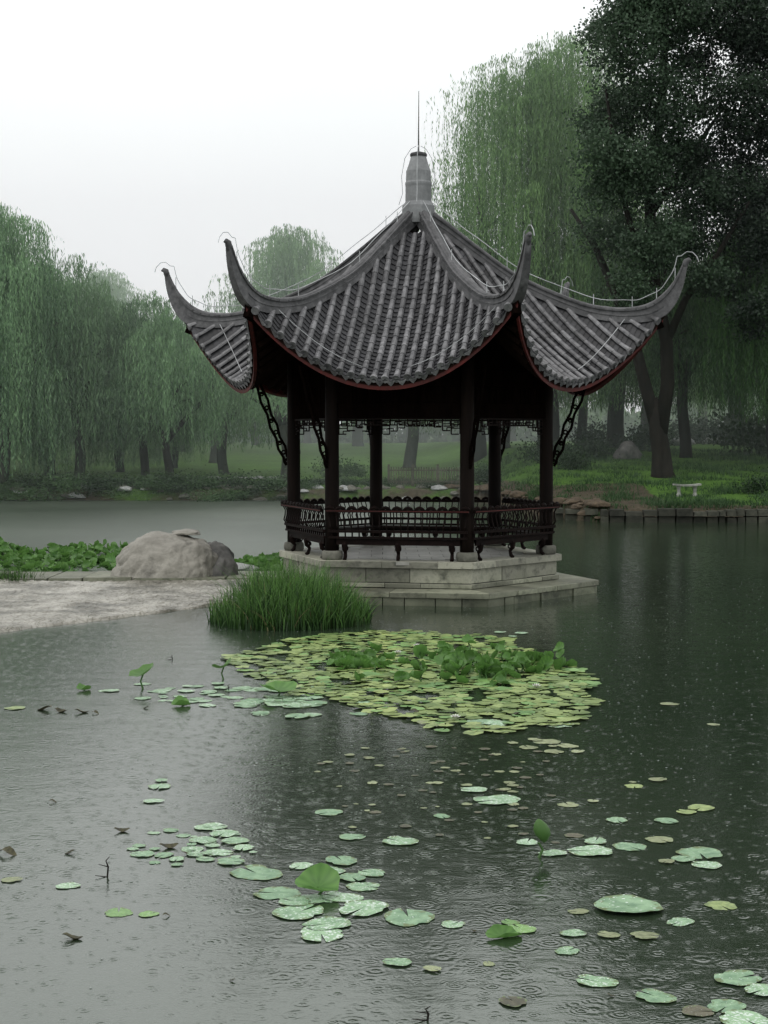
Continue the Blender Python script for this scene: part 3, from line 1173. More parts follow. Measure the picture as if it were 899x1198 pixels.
# kerb stones behind it
r_ = random.Random(9)
kb = MB()
x = -14
while x < -2.0:
    l = r_.uniform(.5, 1.0)
    dy = r_.uniform(-.03, .03)
    h_ = .20 + r_.uniform(-.012, .012)
    kb.hexa([(x + .01, 29.3 + dy, -.2), (x + l - .01, 29.3 + dy, -.2), (x + l - .01, 30.9, -.2), (x + .01, 30.9, -.2),
             (x + .02, 29.32 + dy, h_), (x + l - .02, 29.32 + dy, h_), (x + l - .02, 30.9, h_ - .01), (x + .02, 30.9, h_ - .01)])
    x += l
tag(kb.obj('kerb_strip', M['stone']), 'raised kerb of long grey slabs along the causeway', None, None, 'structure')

# ---------------------------------------------------------------- rocks
def rock_mesh(name, mat, dims, seed, sub=4, rough=.25, flat=.0):
    import bmesh
    bm = bmesh.new()
    bmesh.ops.create_icosphere(bm, subdivisions=sub, radius=1)
    for v in bm.verts:
        p = v.co.copy()
        k = 1 + rough * noise.noise(p * 1.1 + Vector((seed, 0, 0))) + rough * .4 * noise.noise(p * 2.8 + Vector((0, seed, 0))) + rough * .16 * noise.noise(p * 7 + Vector((0, 0, seed)))
        # flatten facets a little
        q = p * k
        if q.z < -.35:
            q.z = -.35 + (q.z + .35) * .2
        v.co = Vector((q.x * dims[0], q.y * dims[1], q.z * dims[2]))
    me = bpy.data.meshes.new(name)
    bm.to_mesh(me)
    bm.free()
    me.materials.append(mat)
    me.polygons.foreach_set('use_smooth', [True] * len(me.polygons))
    return me


def boulder_mesh():
    import bmesh
    bm = bmesh.new()
    bmesh.ops.create_icosphere(bm, subdivisions=6, radius=1)
    for v in bm.verts:
        p = v.co.copy()
        x = p.x
        # blunt wedge: long slope on the left, steeper on the right
        k = 1 + .10 * noise.noise(p * 1.3 + Vector((4, 2, 0))) + .06 * noise.noise(p * 3 + Vector((1, 7, 0))) - .028 * max(0, .12 - abs(noise.noise(p * 2.1 + Vector((9, 1, 0))))) / .12 + .03 * noise.noise(p * 7) + .012 * noise.noise(p * 22)
        q = Vector((math.copysign(abs(p.x)**.8, p.x), math.copysign(abs(p.y)**.85, p.y), math.copysign(abs(p.z)**.85, p.z))) * k
        hgt = 1.0 - .32 * max(0, (-x - .1))**1.1 + .02 * x
        z = q.z * .86 * hgt if q.z > 0 else q.z * .25
        v.co = Vector((q.x * 1.03, q.y * .72, z))
    me = bpy.data.meshes.new('boulder')
    bm.to_mesh(me)
    bm.free()
    me.materials.append(M['boulder'])
    me.polygons.foreach_set('use_smooth', [True] * len(me.polygons))
    return me


bp_ = at(196, 681, .12)
bo = link('boulder', boulder_mesh(), None, (bp_.x - .12, bp_.y + .65, .12))
tag(bo, 'large tan boulder resting on the causeway kerb', 'boulder')
o = link('flat_stone', rock_mesh('flat_stone', M['boulder'], (.27, .22, .075), 3.3, 4, .3), None, (bp_.x + .28, bp_.y + .62, .12 + .855))
tag(o, 'small flat cap stone lying on top of the tan boulder', 'stone')
o = link('boulder', rock_mesh('boulder', M['boulder_grey'], (.46, .45, .56), 8.1, 5, .3), None, (bp_.x + .70, bp_.y + .85, .20))
tag(o, 'dark grey boulder leaning behind the right side of the tan one', 'boulder')
ob_ = at(262, 668, .15)
o = link('flat_stone', rock_mesh('flat_stone', M['white_stone'], (.5, .35, .10), 5.3, 4, .25), None, (ob_.x + .15, ob_.y, .2))
tag(o, 'low pale slab stone beside the reeds and grey boulder', 'stone')

# ---------------------------------------------------------------- reeds
def blades(name, mat, n, fx, hmin, hmax, wid, bend, seed, seg=4):
    """n curved blades; fx(rng)->x,y,scale"""
    r = np.random.default_rng(seed)
    base_ = np.array([fx(r) for _ in range(n)])
    h = r.uniform(hmin, hmax, n) * base_[:, 2]
    az = r.uniform(0, 2 * PI, n)
    bd = r.normal(0, bend, n)
    fa = r.uniform(0, 2 * PI, n)
    t = np.linspace(0, 1, seg + 1)
    V_, T_ = [], []
    zb = base_[:, 3] if base_.shape[1] > 3 else np.zeros(n)
    tint = np.clip(r.normal(.45, .25, n), 0, 1)
    for k, tt in enumerate(t):
        cx = base_[:, 0] + np.cos(az) * bd * tt**2 * h
        cy = base_[:, 1] + np.sin(az) * bd * tt**2 * h
        cz = zb - .05 + (h + .05) * (tt - .12 * np.abs(bd) * tt**2)
        w_ = wid * (1 - tt**2.2 * .92) * r.uniform(.8, 1.2, n)
        V_.append(np.stack([cx - np.cos(fa) * w_ / 2, cy - np.sin(fa) * w_ / 2, cz], 1))
        V_.append(np.stack([cx + np.cos(fa) * w_ / 2, cy + np.sin(fa) * w_ / 2, cz], 1))
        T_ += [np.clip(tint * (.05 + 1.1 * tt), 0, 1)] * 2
    V_ = np.stack(V_, 1).reshape(-1, 3)
    T_ = np.stack(T_, 1).ravel()
    m = 2 * (seg + 1)
    q = np.array([[2 * k, 2 * k + 1, 2 * k + 3, 2 * k + 2] for k in range(seg)])
    Qs = (np.arange(n)[:, None, None] * m + q[None]).reshape(-1, 4)
    return np_mesh(name, V_, Qs, mat, T_)


RX, RY = at(333, 738).x, 24.25


def fr_(r):
    while True:
        x, y = r.uniform(-1, 1), r.uniform(-1, 1)
        e = x * x + y * y
        if e < 1:
            edge = 1 - .42 * e**2
            # sparser towards the left water edge
            if x < -.55 and r.uniform() < .45:
                continue
            s = edge * (1 + .10 * noise.noise(Vector((x * 3, y * 3, 1)))) * (.82 if x < -.5 else 1) * (1.0 + .16 * noise.noise(Vector((x * 9, y * 9, 4))))
            s *= 1.02 - .34 * abs(x + .1)**2.2
            return (RX + x * 1.22 + .01, RY + y * 1.3, s)


M['straw'] = foliage('straw_blade', (.08, .07, .03), (.24, .21, .10), .2)
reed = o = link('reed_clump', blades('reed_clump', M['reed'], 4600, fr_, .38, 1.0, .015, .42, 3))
tag(o, 'dense bright green clump of reeds standing in the water before the pavilion', 'reeds')
link('dead_blades', blades('dead_blades', M['straw'], 190, fr_, .3, .85, .012, .9, 33), reed)
gp = at(8, 683, .1)


def fg_(r):
    return (gp.x + r.normal(0, .22), gp.y + .2 + r.normal(0, .2), 1.0)


o = link('grass_tuft', blades('grass_tuft', M['reed'], 500, fg_, .2, .42, .016, .4, 4))
tag(o, 'small yellow green grass tuft at the left end of the causeway', 'grass')

# little weeds along the causeway edge (too many to count)
def fw_(r):
    x = r.uniform(-6.5, -2.3)
    return (x, front_edge(x) + abs(r.normal(0, .12)) + .05, .5 + .5 * r.uniform() if noise.noise(Vector((x * 4, 0, 0))) > -.1 else .15)


o = link('grass', blades('grass', M['shrub'], 500, fw_, .03, .09, .012, .6, 5))
tag(o, 'tiny weeds along the waterline of the causeway', 'grass', None, 'stuff')

# ---------------------------------------------------------------- lily pads
def pad_mesh(name, mat, seed):
    r = random.Random(seed)
    n, rings = 34, (0.0, .3, .6, .88, 1.0)
    notch = .22
    vs, fs = [(0, 0, .0)], []
    ph = r.uniform(0, 6)
    for ri in rings[1:]:
        for k in range(n + 1):
            a_ = notch / 2 + (2 * PI - notch) * k / n
            e = 1 + .045 * math.sin(a_ * 3 + ph) + .03 * math.sin(a_ * 7 + ph * 2) - .16 * max(0, math.sin(a_ * 2 + ph * 3))**14 + r.uniform(-.025, .025)
            rr = ri * (e if ri > .5 else 1)
            if k in (0, n):
                rr *= .96
            z = .015 * math.sin(a_ * 3 + ph) * ri**3 + (.02 + .03 * math.sin(a_ * 4 + ph)) * max(0, ri - .88) / .12 * .6
            vs.append((rr * math.cos(a_), rr * math.sin(a_), z))
    for k in range(n):
        fs.append((0, 1 + k, 2 + k))
    for j in range(len(rings) - 2):
        for k in range(n):
            a0 = 1 + j * (n + 1) + k
            fs.append((a0, a0 + n + 1, a0 + n + 2, a0 + 1))
    b = MB()
    b.add(vs, fs)
    return b.mesh(name, mat, True)


PADS = {k: [pad_mesh('lily_pad', M['pad_' + k], 10 * i + 3) for i in range(7)] for k in ('mint', 'green', 'yellow', 'tan', 'brown')}
r_ = random.Random(12)
npad = [0]
placed = []


def pad(px, py, hw, kind, label, group=None):
    p = at(px, py)
    R = hw * p.y / F
    npad[0] += 1
    o = link('lily_pad', r_.choice(PADS[kind]), None, (p.x, p.y, .003 + (npad[0] % 7) * .0012),
             (r_.uniform(-.012, .012), r_.uniform(-.012, .012), r_.uniform(0, 6.28)), (R, R * r_.uniform(.78, 1.0), R * .8))
    placed.append((p.x, p.y, R))
    return tag(o, label, 'lily pad', group)


L1 = 'mint green lily pad packed around the bright curled leaf'
G1 = 'lily pads packed around the bright curled leaf'
for q in [(300, 1022, 34), (325, 1046, 28), (350, 1068, 33), (383, 1082, 30), (345, 1056, 20), (425, 1064, 34), (400, 1050, 26), (425, 1038, 20),
          (435, 1022, 18), (382, 1020, 22), (352, 1014, 16), (400, 1008, 22), (412, 1028, 18), (372, 1052, 26)]:
    pad(*q, 'mint', L1, G1)
pad(376, 1093, 33, 'mint', 'pale pad at the very front tip of the packed cluster')
pad(478, 1074, 34, 'mint', 'wide pale pad at the right end of the packed cluster')
L2 = 'small pale pad in the loose drift left of the curled leaf cluster'
G2 = 'small pads drifting left of the curled leaf cluster'
for q in [(247, 968, 20), (262, 976, 18), (238, 984, 18), (275, 985, 17), (225, 994, 15), (256, 998, 18), (192, 1001, 13), (167, 1000, 15), (207, 1006, 11),
          (270, 1009, 18), (285, 993, 14), (215, 978, 9), (180, 975, 8), (200, 972, 10), (240, 1006, 12)]:
    pad(*q, 'mint', L2, G2)
L3 = 'small pale pad in the trio far left of the drift'
for q in [(187, 921, 15), (180, 938, 13), (189, 914, 9)]:
    pad(*q, 'mint', L3, 'trio of small pads')
pad(139, 1068, 18, 'green', 'square looking green pad low on the left water')
pad(174, 1070, 13, 'green', 'smaller green pad just right of the square looking one')
pad(80, 1037, 15, 'mint', 'lone grey green pad on the far left below the drift')
pad(14, 1030, 13, 'tan', 'dull pad near the left edge of the picture')
pad(18, 829, 13, 'yellow', 'yellow green pad at the left edge near the causeway')
pad(465, 1127, 18, 'mint', 'lone small pad below the packed cluster')
pad(506, 1135, 12, 'tan', 'tiny yellowish pad right of the lone small pad')
pad(572, 1128, 9, 'tan', 'tiniest yellowish pad in open water near the bottom')
pad(530, 1082, 15, 'mint', 'small spotted pad right of the packed cluster')
pad(385, 951, 17, 'mint', 'lone pad on dark water above the drift')
pad(412, 980, 16, 'mint', 'lone small pad on dark water right of the drift')
pad(468, 985, 22, 'mint', 'lone wide pad on the dark reflection of the pavilion')
pad(582, 937, 29, 'mint', 'long pale pad in the dark reflection behind the bud leaf')
pad(555, 925, 17, 'mint', 'small pad touching the far side of the long pale pad')
pad(517, 955, 12, 'mint', 'small pad between the wide pad and the long pale pad')
pad(665, 942, 13, 'tan', 'tan pad alone in the dark reflection right of centre')
pad(722, 960, 14, 'mint', 'small oval pad at the left of the far right pair')
pad(780, 961, 15, 'mint', 'small oval pad at the right of the far right pair')
pad(820, 946, 18, 'yellow', 'bright yellow green pad far right')
pad(803, 951, 12, 'yellow', 'small yellow pad beside the bright yellow green one')
pad(770, 913, 12, 'tan', 'tiny tan pad farthest right in the back')
pad(742, 920, 12, 'yellow', 'tiny yellow pad left of the farthest tan one')
pad(835, 848, 8, 'tan', 'tiny pale floating leaf right of the lily island')
pad(783, 824, 12, 'tan', 'thin pale floating leaf farther back right of the lily island')
L4 = 'pale pad in the row behind the upright bud leaf'
for q in [(617, 986, 14), (647, 999, 18), (697, 985, 17)]:
    pad(*q, 'mint', L4, 'row of pads beside the bud leaf')
pad(691, 997, 27, 'mint', 'widest pad of the row right of the upright bud leaf')
pad(737, 991, 20, 'mint', 'rightmost pad of the row beside the upright bud leaf')
pad(672, 978, 12, 'brown', 'reddish brown pad just behind the bud leaf row')
pad(772, 983, 17, 'tan', 'tan pad right of the bud leaf row')
L5 = 'mint pad in the small group at the right edge of the row'
pad(819, 999, 28, 'mint', 'widest pad of the group of four at the right')
pad(827, 1013, 18, 'mint', 'nearest pad of the group of four at the right')
pad(800, 1006, 15, 'mint', 'left pad of the group of four at the right')
pad(780, 1009, 10, 'tan', 'tiny tan pad of the group of four at the right')
pad(844, 1060, 20, 'yellow', 'yellowish ragged pad right of the big lifted pad')
pad(677, 1067, 13, 'tan', 'speckled tan pad left of the big lifted pad')
pad(610, 1087, 20, 'green', 'green pad touching the folded leaf near the bottom')
pad(597, 1080, 12, 'green', 'small green pad behind the folded leaf near the bottom')
pad(671, 1093, 16, 'mint', 'leftmost pad of the four below the big lifted pad')
pad(712, 1095, 14, 'tan', 'pale speckled pad second of the four below the big lifted pad')
pad(755, 1096, 17, 'tan', 'pale speckled pad third of the four below the big lifted pad')
pad(796, 1079, 19, 'mint', 'rightmost pad of the four below the big lifted pad')
pad(664, 1113, 16, 'mint', 'single pale pad nearer than the row of four')
pad(698, 1149, 26, 'mint', 'bright round pad alone near the bottom right')
pad(767, 1167, 26, 'mint', 'spotted round pad second from the bottom right group')
pad(600, 1173, 19, 'brown', 'sunken dull pad near the bottom centre')
pad(864, 1146, 29, 'mint', 'large pad at the back of the bottom right group')
pad(892, 1160, 22, 'mint', 'pad cut by the right edge in the bottom right group')
pad(850, 1178, 26, 'mint', 'front left pad of the bottom right group')
pad(872, 1194, 33, 'mint', 'nearest large pad in the bottom right corner')
pad(816, 1184, 20, 'brown', 'brown sunken pad left of the bottom right group')
pad(655, 849, 17, 'mint', 'pale pad touching the right front rim of the lily island')
for q in [(610, 741, 9), (585, 740, 8), (600, 745, 6)]:
    pad(*q, 'mint', 'tiny pale pad behind the lily island', 'tiny pads behind the lily island')
for q in [(640, 868, 17), (664, 873, 14), (618, 875, 12), (648, 880, 13), (626, 866, 10), (676, 880, 10), (600, 870, 8)]:
    pad(*q, 'tan', 'tan sunken pad in front of the right rim of the lily island', 'tan sunken pads before the lily island')
nbr = 0
for i in range(90):
    px, py = 520 + r_.gauss(0, 75), 920 + r_.gauss(0, 34)
    if not (870 < py < 1000 and px > 370):
        continue
    pad(px, py, r_.uniform(3, 8), r_.choice(['brown', 'tan']), 'small reddish brown sunken pad in the pavilion reflection', 'brown sunken pads in the reflection')

for i in range(26):
    px, py = 228 + r_.gauss(0, 34), 990 + r_.gauss(0, 12)
    pad(px, py, r_.uniform(4, 9), 'mint', 'small pale pad in the loose drift left of the curled leaf cluster', 'small pads drifting left of the curled leaf cluster')
# loose pads left of the island
cnt = 0
while cnt < 34:
    px, py = 205 + r_.gauss(0, 42), 811 + r_.gauss(0, 7)
    if px < 120 or px > 285:
        continue
    pad(px, py, r_.uniform(5, 12), 'mint', 'small pad floating loosely left of the lily island', 'loose pads left of the lily island')
    cnt += 1
cnt = 0
while cnt < 30:
    px, py = 335 + r_.gauss(0, 38), 820 + r_.gauss(0, 10)
    if px < 270 or px > 430 or py > 842 or py < 800:
        continue
    pad(px, py, r_.uniform(12, 22), 'mint', 'pale mint pad on the near left edge of the lily island', 'pale pads on the near left edge of the island')
    cnt += 1

# the dense island: outline in plan (world) from the photograph's outline
OUT = [(262, 770), (300, 758), (350, 748), (420, 741), (470, 739), (530, 742), (580, 746), (622, 762), (660, 776), (690, 792), (698, 812), (690, 830), (668, 843),
       (630, 852), (580, 858), (530, 857), (480, 846), (440, 832), (400, 822), (340, 806), (300, 792)]
OUTW = [at(*q) for q in OUT]


def inside(x, y):
    c = False
    n = len(OUTW)
    for i in range(n):
        a_, b_ = OUTW[i], OUTW[(i + 1) % n]
        if (a_.y > y) != (b_.y > y) and x < (b_.x - a_.x) * (y - a_.y) / (b_.y - a_.y) + a_.x:
            c = not c
    return c


xs_ = [p.x for p in OUTW]
ys_ = [p.y for p in OUTW]
isl = []
tries = 0
while tries < 30000 and len(isl) < 1600:
    tries += 1
    x, y = r_.uniform(min(xs_), max(xs_)), r_.uniform(min(ys_), max(ys_))
    if not inside(x + .22 * noise.noise(Vector((x * 2.5, y * 1.4, 0))), y + .5 * noise.noise(Vector((x * 2.5, y * 1.4, 7)))):
        continue
    if noise.noise(Vector((x * 3.5, y * 2.0, 2))) > .22:
        continue
    R = r_.uniform(.055, .115)
    if any((x - a)**2 + (y - b)**2 < (.60 * (R + c))**2 for a, b, c in isl):
        continue
    isl.append((x, y, R))
isl.sort(key=lambda q: q[1])
print('island pads', len(isl), 'pads so far', npad[0])
room = 296 - npad[0]
stuffb = MB()
for i, (x, y, R) in enumerate(isl):
    kind = 'yellow' if r_.random() < .68 else r_.choice(['green', 'green', 'mint', 'yellow', 'tan'])
    z = .008 + (i % 11) * .002
    rot = (r_.gauss(0, .08), r_.gauss(0, .08), r_.uniform(0, 6.28))
    if i < room:
        o = link('lily_pad', r_.choice(PADS[kind]), None, (x, y, z), rot, (R, R, R))
        tag(o, 'yellow green pad crowded on the near part of the lily island', 'lily pad', 'pads crowded on the lily island')
    else:
        me_ = PADS['yellow'][i % 4]
        mt = Matrix.Translation((x, y, z)) @ Matrix.Rotation(rot[2], 4, 'Z') @ Matrix.Rotation(rot[0], 4, 'X') @ Matrix.Scale(R, 4)
        stuffb.add([mt @ v.co for v in me_.vertices], [tuple(p.vertices) for p in me_.polygons], {'yellow': 0, 'green': 1, 'mint': 1, 'brown': 2, 'tan': 3}[kind])
if stuffb.v:
    o = stuffb.obj('lily_pads', [M['far_yellow'], M['far_green'], M['far_brown'], M['far_yellow']], None, True)
    tag(o, 'crowded small pads on the far part of the lily island', 'lily pads', None, 'stuff')

# ---------------------------------------------------------------- raised lotus leaves
def lotus_mesh(name, seed, fold, mats=None):
    """a round leaf of radius 1 bent up at its rim; fold 0 flat .. 1 rolled"""
    r = random.Random(seed)
    n, R_ = 22, (.18, .4, .62, .82, 1.0)
    ph = r.uniform(0, 6)
    vs, fs = [(0, 0, 0)], []
    for ri in R_:
        for k in range(n):
            a_ = 2 * PI * k / n
            e = 1 + .05 * math.sin(3 * a_ + ph) + .04 * math.sin(7 * a_ + 2 * ph)
            x, y = ri * e * math.cos(a_), ri * e * math.sin(a_)
            z = .22 * ri**2 + .14 * math.sin(2 * a_ + ph) * ri**2 + .07 * math.sin(5 * a_ + ph) * ri**3
            th = y * fold * 1.5
            yy = math.sin(th) / (fold * 1.5) if fold > .05 else y
            zz = z + (1 - math.cos(th)) / max(.05, fold * 1.5) if fold > .05 else z
            vs.append((x, yy, zz))
    for k in range(n):
        fs.append((0, 1 + k, 1 + (k + 1) % n))
    for j in range(len(R_) - 1):
        for k in range(n):
            a0, a1 = 1 + j * n + k, 1 + j * n + (k + 1) % n
            fs.append((a0, a0 + n, a1 + n, a1))
    me = bpy.data.meshes.new(name)
    me.from_pydata(vs, [], fs)
    me.materials.append(M['lotus'])
    at_ = me.attributes.new('tint', 'FLOAT', 'POINT')
    vals = []
    for i, v in enumerate(vs):
        rr = math.hypot(v[0], v[1])
        an_ = math.atan2(v[1], v[0])
        vals.append(min(1, max(0, .45 + .35 * rr * math.cos(an_ * 11 + ph) * .6 + .25 * (rr - .5) + r.uniform(-.08, .08))))
    at_.data.foreach_set('value', np.array(vals, np.float32))
    me.polygons.foreach_set('use_smooth', [True] * len(me.polygons))
    return me


LOT = [lotus_mesh('leaf', s, f) for s, f in ((1, .1), (2, .45), (3, .8), (4, .3), (5, 1.0), (6, .6))]
stem_b = MB()
stem_b.tube([(0, 0, -.1), (.03, .01, .5), (0, 0, 1.0)], [.012, .010, .009], 6)
STEM = stem_b.mesh('stem', M['lotus'])
STEM.attributes.new('tint', 'FLOAT', 'POINT').data.foreach_set('value', np.full(len(STEM.vertices), .3, np.float32))


def lotus(x, y, h, R, var, tilt, az, label, group=None, z0=0.0):
    t = thing('lotus_leaf', label, 'lotus leaf', (x, y, z0), 0, group)
    link('blade', LOT[var], t, (0, 0, h), (tilt * math.cos(az), tilt * math.sin(az), az), R)
    link('stem', STEM, t, (0, 0, 0), (0, 0, az), (1, 1, h / 1.0))
    return t


LI = 'fresh green lotus leaf raised in the thicket on the lily island'
n_l = 0
while n_l < 100:
    if n_l < 78:
        px, py = 562 + r_.gauss(0, 56), 786 + r_.gauss(0, 9)
    else:
        px, py = 412 + r_.gauss(0, 20), 776 + r_.gauss(0, 5)
    if not (385 < px < 672 and 762 < py < 806):
        continue
    p = at(px, py)
    h = r_.uniform(.03, .15) * (1.1 - abs(px - 560) / 300)
    t = lotus(p.x, p.y, h, r_.uniform(.05, .11), r_.choice((1, 2, 2, 4, 5, 5)), r_.uniform(.3, 1.35), r_.uniform(0, 6.28), LI, 'lotus leaves raised on the lily island')
    az_ = r_.uniform(0, 6.28)
    link('blade', LOT[r_.randrange(6)], t, (.10 * math.cos(az_), .12 * math.sin(az_), h * .6), (r_.uniform(-.9, .9), r_.uniform(-.9, .9), az_), r_.uniform(.05, .10))
    n_l += 1
# lone leaves
p = at(168, 806); lotus(p.x, p.y, .17, .15, 3, .45, 2.6, 'lone tilted lotus leaf on a stem left of the reeds foreground')
p = at(262, 795); lotus(p.x, p.y, .14, .12, 1, .4, 2.2, 'second lone lotus leaf on a stem nearer the lily island')
p = at(325, 815); lotus(p.x, p.y, .07, .20, 0, .1, 0.4, 'broad flat lotus leaf just above the pale pads of the island')
p = at(630, 1003); o = lotus(p.x, p.y, .10, 1, 0, 0, 0, 'upright bud shaped lotus leaf on dark stem in open water')
bb = MB()
prof = [(.006, 0), (.026, .018), (.050, .05), (.052, .085), (.040, .12), (.018, .148), (.003, .158)]
for a_s in (0,):
    vs, fs = [], []
    n_ = 14
    for r0, z0_ in prof:
        for k_i in range(n_):
            a_ = 2 * PI * k_i / n_
            rr = r0 * (1 + .25 * max(0, math.cos(a_ - .6))**8 + .06 * math.sin(5 * a_))
            vs.append((rr * math.cos(a_) + .25 * (.08 - z0_) + .02, rr * .62 * math.sin(a_), z0_))
    for i in range(len(prof) - 1):
        for k_i in range(n_):
            k2 = (k_i + 1) % n_
            fs.append((i * n_ + k_i, i * n_ + k2, (i + 1) * n_ + k2, (i + 1) * n_ + k_i))
    bb.add(vs, fs)
bm2 = bb.mesh('blade', M['lotus'], True)
bm2.attributes.new('tint', 'FLOAT', 'POINT').data.foreach_set('value', np.array([.3 + .5 * (i % 14 in (2, 3, 4)) + .02 * (i // 14) for i in range(len(bb.v))], np.float32))
o.children[0].data = bm2
p = at(372, 1048); lotus(p.x, p.y + .02, .05, .135, 1, .38, .1, 'bright green cupped lotus leaf amid the packed pads')
p = at(590, 1098); o = lotus(p.x, p.y + .02, .006, .10, 4, .12, .3, 'folded olive lotus leaf lying on the water near the bottom')
o.children[0].scale = (.105, .09, .05)
p = at(735, 1062); o = lotus(p.x, p.y, .012, .20, 0, .03, 1.3, 'big lifted pale pad on the right with dark shadow beneath')
o.children[0].data = o.children[0].data.copy()
o.children[0].data.materials[0] = M['pad_mint']
o.children[0].scale = (.20, .20, .035)
p = at(212, 826); lotus(p.x, p.y, .01, .10, 5, .1, .3, 'dark green leaf floating before the loose pads')
p = at(98, 808); lotus(p.x, p.y, .01, .08, 5, .1, .9, 'tiny green leaf floating near the causeway')

# bed at the far left
BL = []
for s_i in range(4):
    rr_ = random.Random(s_i)
    vs, fs, tn = [], [], []
    for q in range(5):
        src = lotus_mesh('leaf', 20 + s_i * 7 + q, rr_.choice((.2, .5, .8)))
        mt = Matrix.Translation((rr_.gauss(0, 1.3), rr_.gauss(0, 1.5), rr_.uniform(-.8, .6))) @ Matrix.Rotation(rr_.uniform(0, 6.28), 4, 'Z') @ Matrix.Rotation(rr_.uniform(.1, 1.1), 4, 'X') @ Matrix.Scale(rr_.uniform(.7, 1.1), 4)
        b0 = len(vs)
        sh_ = rr_.uniform(-.3, .2)
        vs += [mt @ v.co for v in src.vertices]
        fs += [tuple(i + b0 for i in p.vertices) for p in src.polygons]
        tn += [min(1, max(0, d.value + sh_)) for d in src.attributes['tint'].data]
        bpy.data.meshes.remove(src)
    me = bpy.data.meshes.new('lotus_plant')
    me.from_pydata(vs, [], fs)
    me.materials.append(M['lotus'])
    me.attributes.new('tint', 'FLOAT', 'POINT').data.foreach_set('value', np.array(tn, np.float32))
    me.polygons.foreach_set('use_smooth', [True] * len(me.polygons))
    BL.append(me)
for i in range(150):
    x = r_.uniform(-10.2, -5.3)
    y = r_.uniform(32.2, 38.5)
    if x > -5.3 - (y - 32) * .02 or x > -5.4:
        continue
    h = r_.uniform(.06, .30) * (.7 + .3 * (y - 32) / 6)
    a_ = r_.uniform(0, 6.28)
    t = r_.uniform(.1, .9)
    o = link('lotus_plant', r_.choice(BL), None, (x, y, h * .45), (.3 * t * math.cos(a_), .3 * t * math.sin(a_), a_), r_.uniform(.075, .125))
    tag(o, 'clump of lotus leaves in the bed behind the causeway on the left', 'lotus leaf', 'lotus bed behind the causeway')
for i in range(22):
    x, y = r_.uniform(-3.1, -1.9), r_.uniform(32.0, 35)
    o = link('lotus_plant', r_.choice(BL), None, (x, y, r_.uniform(.03, .1)), (r_.uniform(0, .2), 0, r_.uniform(0, 6.28)), r_.uniform(.08, .13))
    tag(o, 'clump of lotus leaves between the grey boulder and the pavilion', 'lotus leaf', 'lotus leaves beside the pavilion')

# white water lily flowers
def flower(name='water_lily'):
    b = MB()
    for ring_, (nn_, ln, el) in enumerate(((8, .05, .5), (7, .042, .9), (5, .03, 1.25))):
        for k in range(nn_):
            a_ = 2 * PI * (k + ring_ * .5) / nn_
            d = Vector((math.cos(a_) * math.cos(el), math.sin(a_) * math.cos(el), math.sin(el)))
            t = Vector((-math.sin(a_), math.cos(a_), 0))
            b.add([Vector((0, 0, .0)), d * ln * .55 + t * .014, d * ln, d * ln * .55 - t * .014], [(0, 1, 2, 3)])
    return b.mesh(name, M['petal'])


FL = flower()
for (px, py, lb) in ((466, 768, 'white water lily opening in the middle of the lily island'), (402, 775, 'white water lily at the left of the lotus thicket'),
                     (533, 845, 'white water lily near the front rim of the lily island'), (628, 808, 'white water lily right of the lotus thicket'), (488, 760, 'white water lily farthest back on the island')):
    p = at(px, py)
    tag(link('water_lily', FL, None, (p.x, p.y, .035), (0, 0, 1), 1.3), lb, 'flower')

# withered leaves and twigs floating
def scrap_mesh(seed):
    r = random.Random(seed)
    b = MB()
    n = 9
    vs = []
    for k in range(n + 1):
        t = k / n
        wv = math.sin(PI * t)**.7 * (.35 + .1 * r.random())
        zc = .16 * math.sin(t * 5 + seed) + .10
        vs += [(t - .5, -wv, zc + .25 * wv), (t - .5, 0, zc), (t - .5, wv * .8, zc + .45 * wv)]
    fs = []
    for k in range(n):
        for j in (0, 1):
            fs.append((3 * k + j, 3 * k + 3 + j, 3 * k + 4 + j, 3 * k + 1 + j))
    b.add(vs, fs)
    me = b.mesh('withered_leaf', M['dead'], True)
    me.attributes.new('tint', 'FLOAT', 'POINT').data.foreach_set('value', np.random.default_rng(seed).uniform(0, 1, len(vs)).astype(np.float32))
    return me


SC = [scrap_mesh(s) for s in range(4)]
for i, (px, py, hw, lb) in enumerate([
        (62, 939, 5, 'dark scrap of leaf alone on the left water'), (82, 999, 7, 'dark curled leaf scrap below the lone scrap'),
        (143, 973, 10, 'withered leaf floating left of the drift of pads'), (85, 1099, 13, 'flat dark leaf pair at the lower left'),
        (195, 1072, 5, 'dark twig scrap right of the green pads'), (52, 831, 10, 'leftmost dark leaf in the floating row'), (72, 833, 9, 'second dark leaf in the floating row'),
        (96, 834, 9, 'third dark leaf in the floating row'), (112, 835, 5, 'last dark leaf at the right end of the floating row'), (171, 829, 4, 'dark scrap before the loose pads'),
        (198, 992, 12, 'withered folded leaf amid the drifting pads'), (219, 1000, 6, 'dark scrap right of the withered folded leaf'), (10, 1000, 12, 'grey withered leaf at the left edge'),
        (272, 1148, 4, 'dark speck of leaf near the bottom'), (555, 1090, 4, 'dark scrap left of the folded leaf'), (715, 1166, 5, 'dark scrap in front of the bright round pad'),
        (486, 835, 8, 'dark leaf at the near rim of the lily island'), (602, 838, 8, 'dark leaf right on the near rim of the lily island')]):
    p = at(px, py)
    s_ = 2 * hw * p.y / F
    tag(link('withered_leaf', SC[i % 4], None, (p.x, p.y, .004), (0, 0, r_.uniform(-.5, .5) + (PI if i % 2 else 0)), (s_, s_ * .8, s_ * .8)), lb, 'leaf')
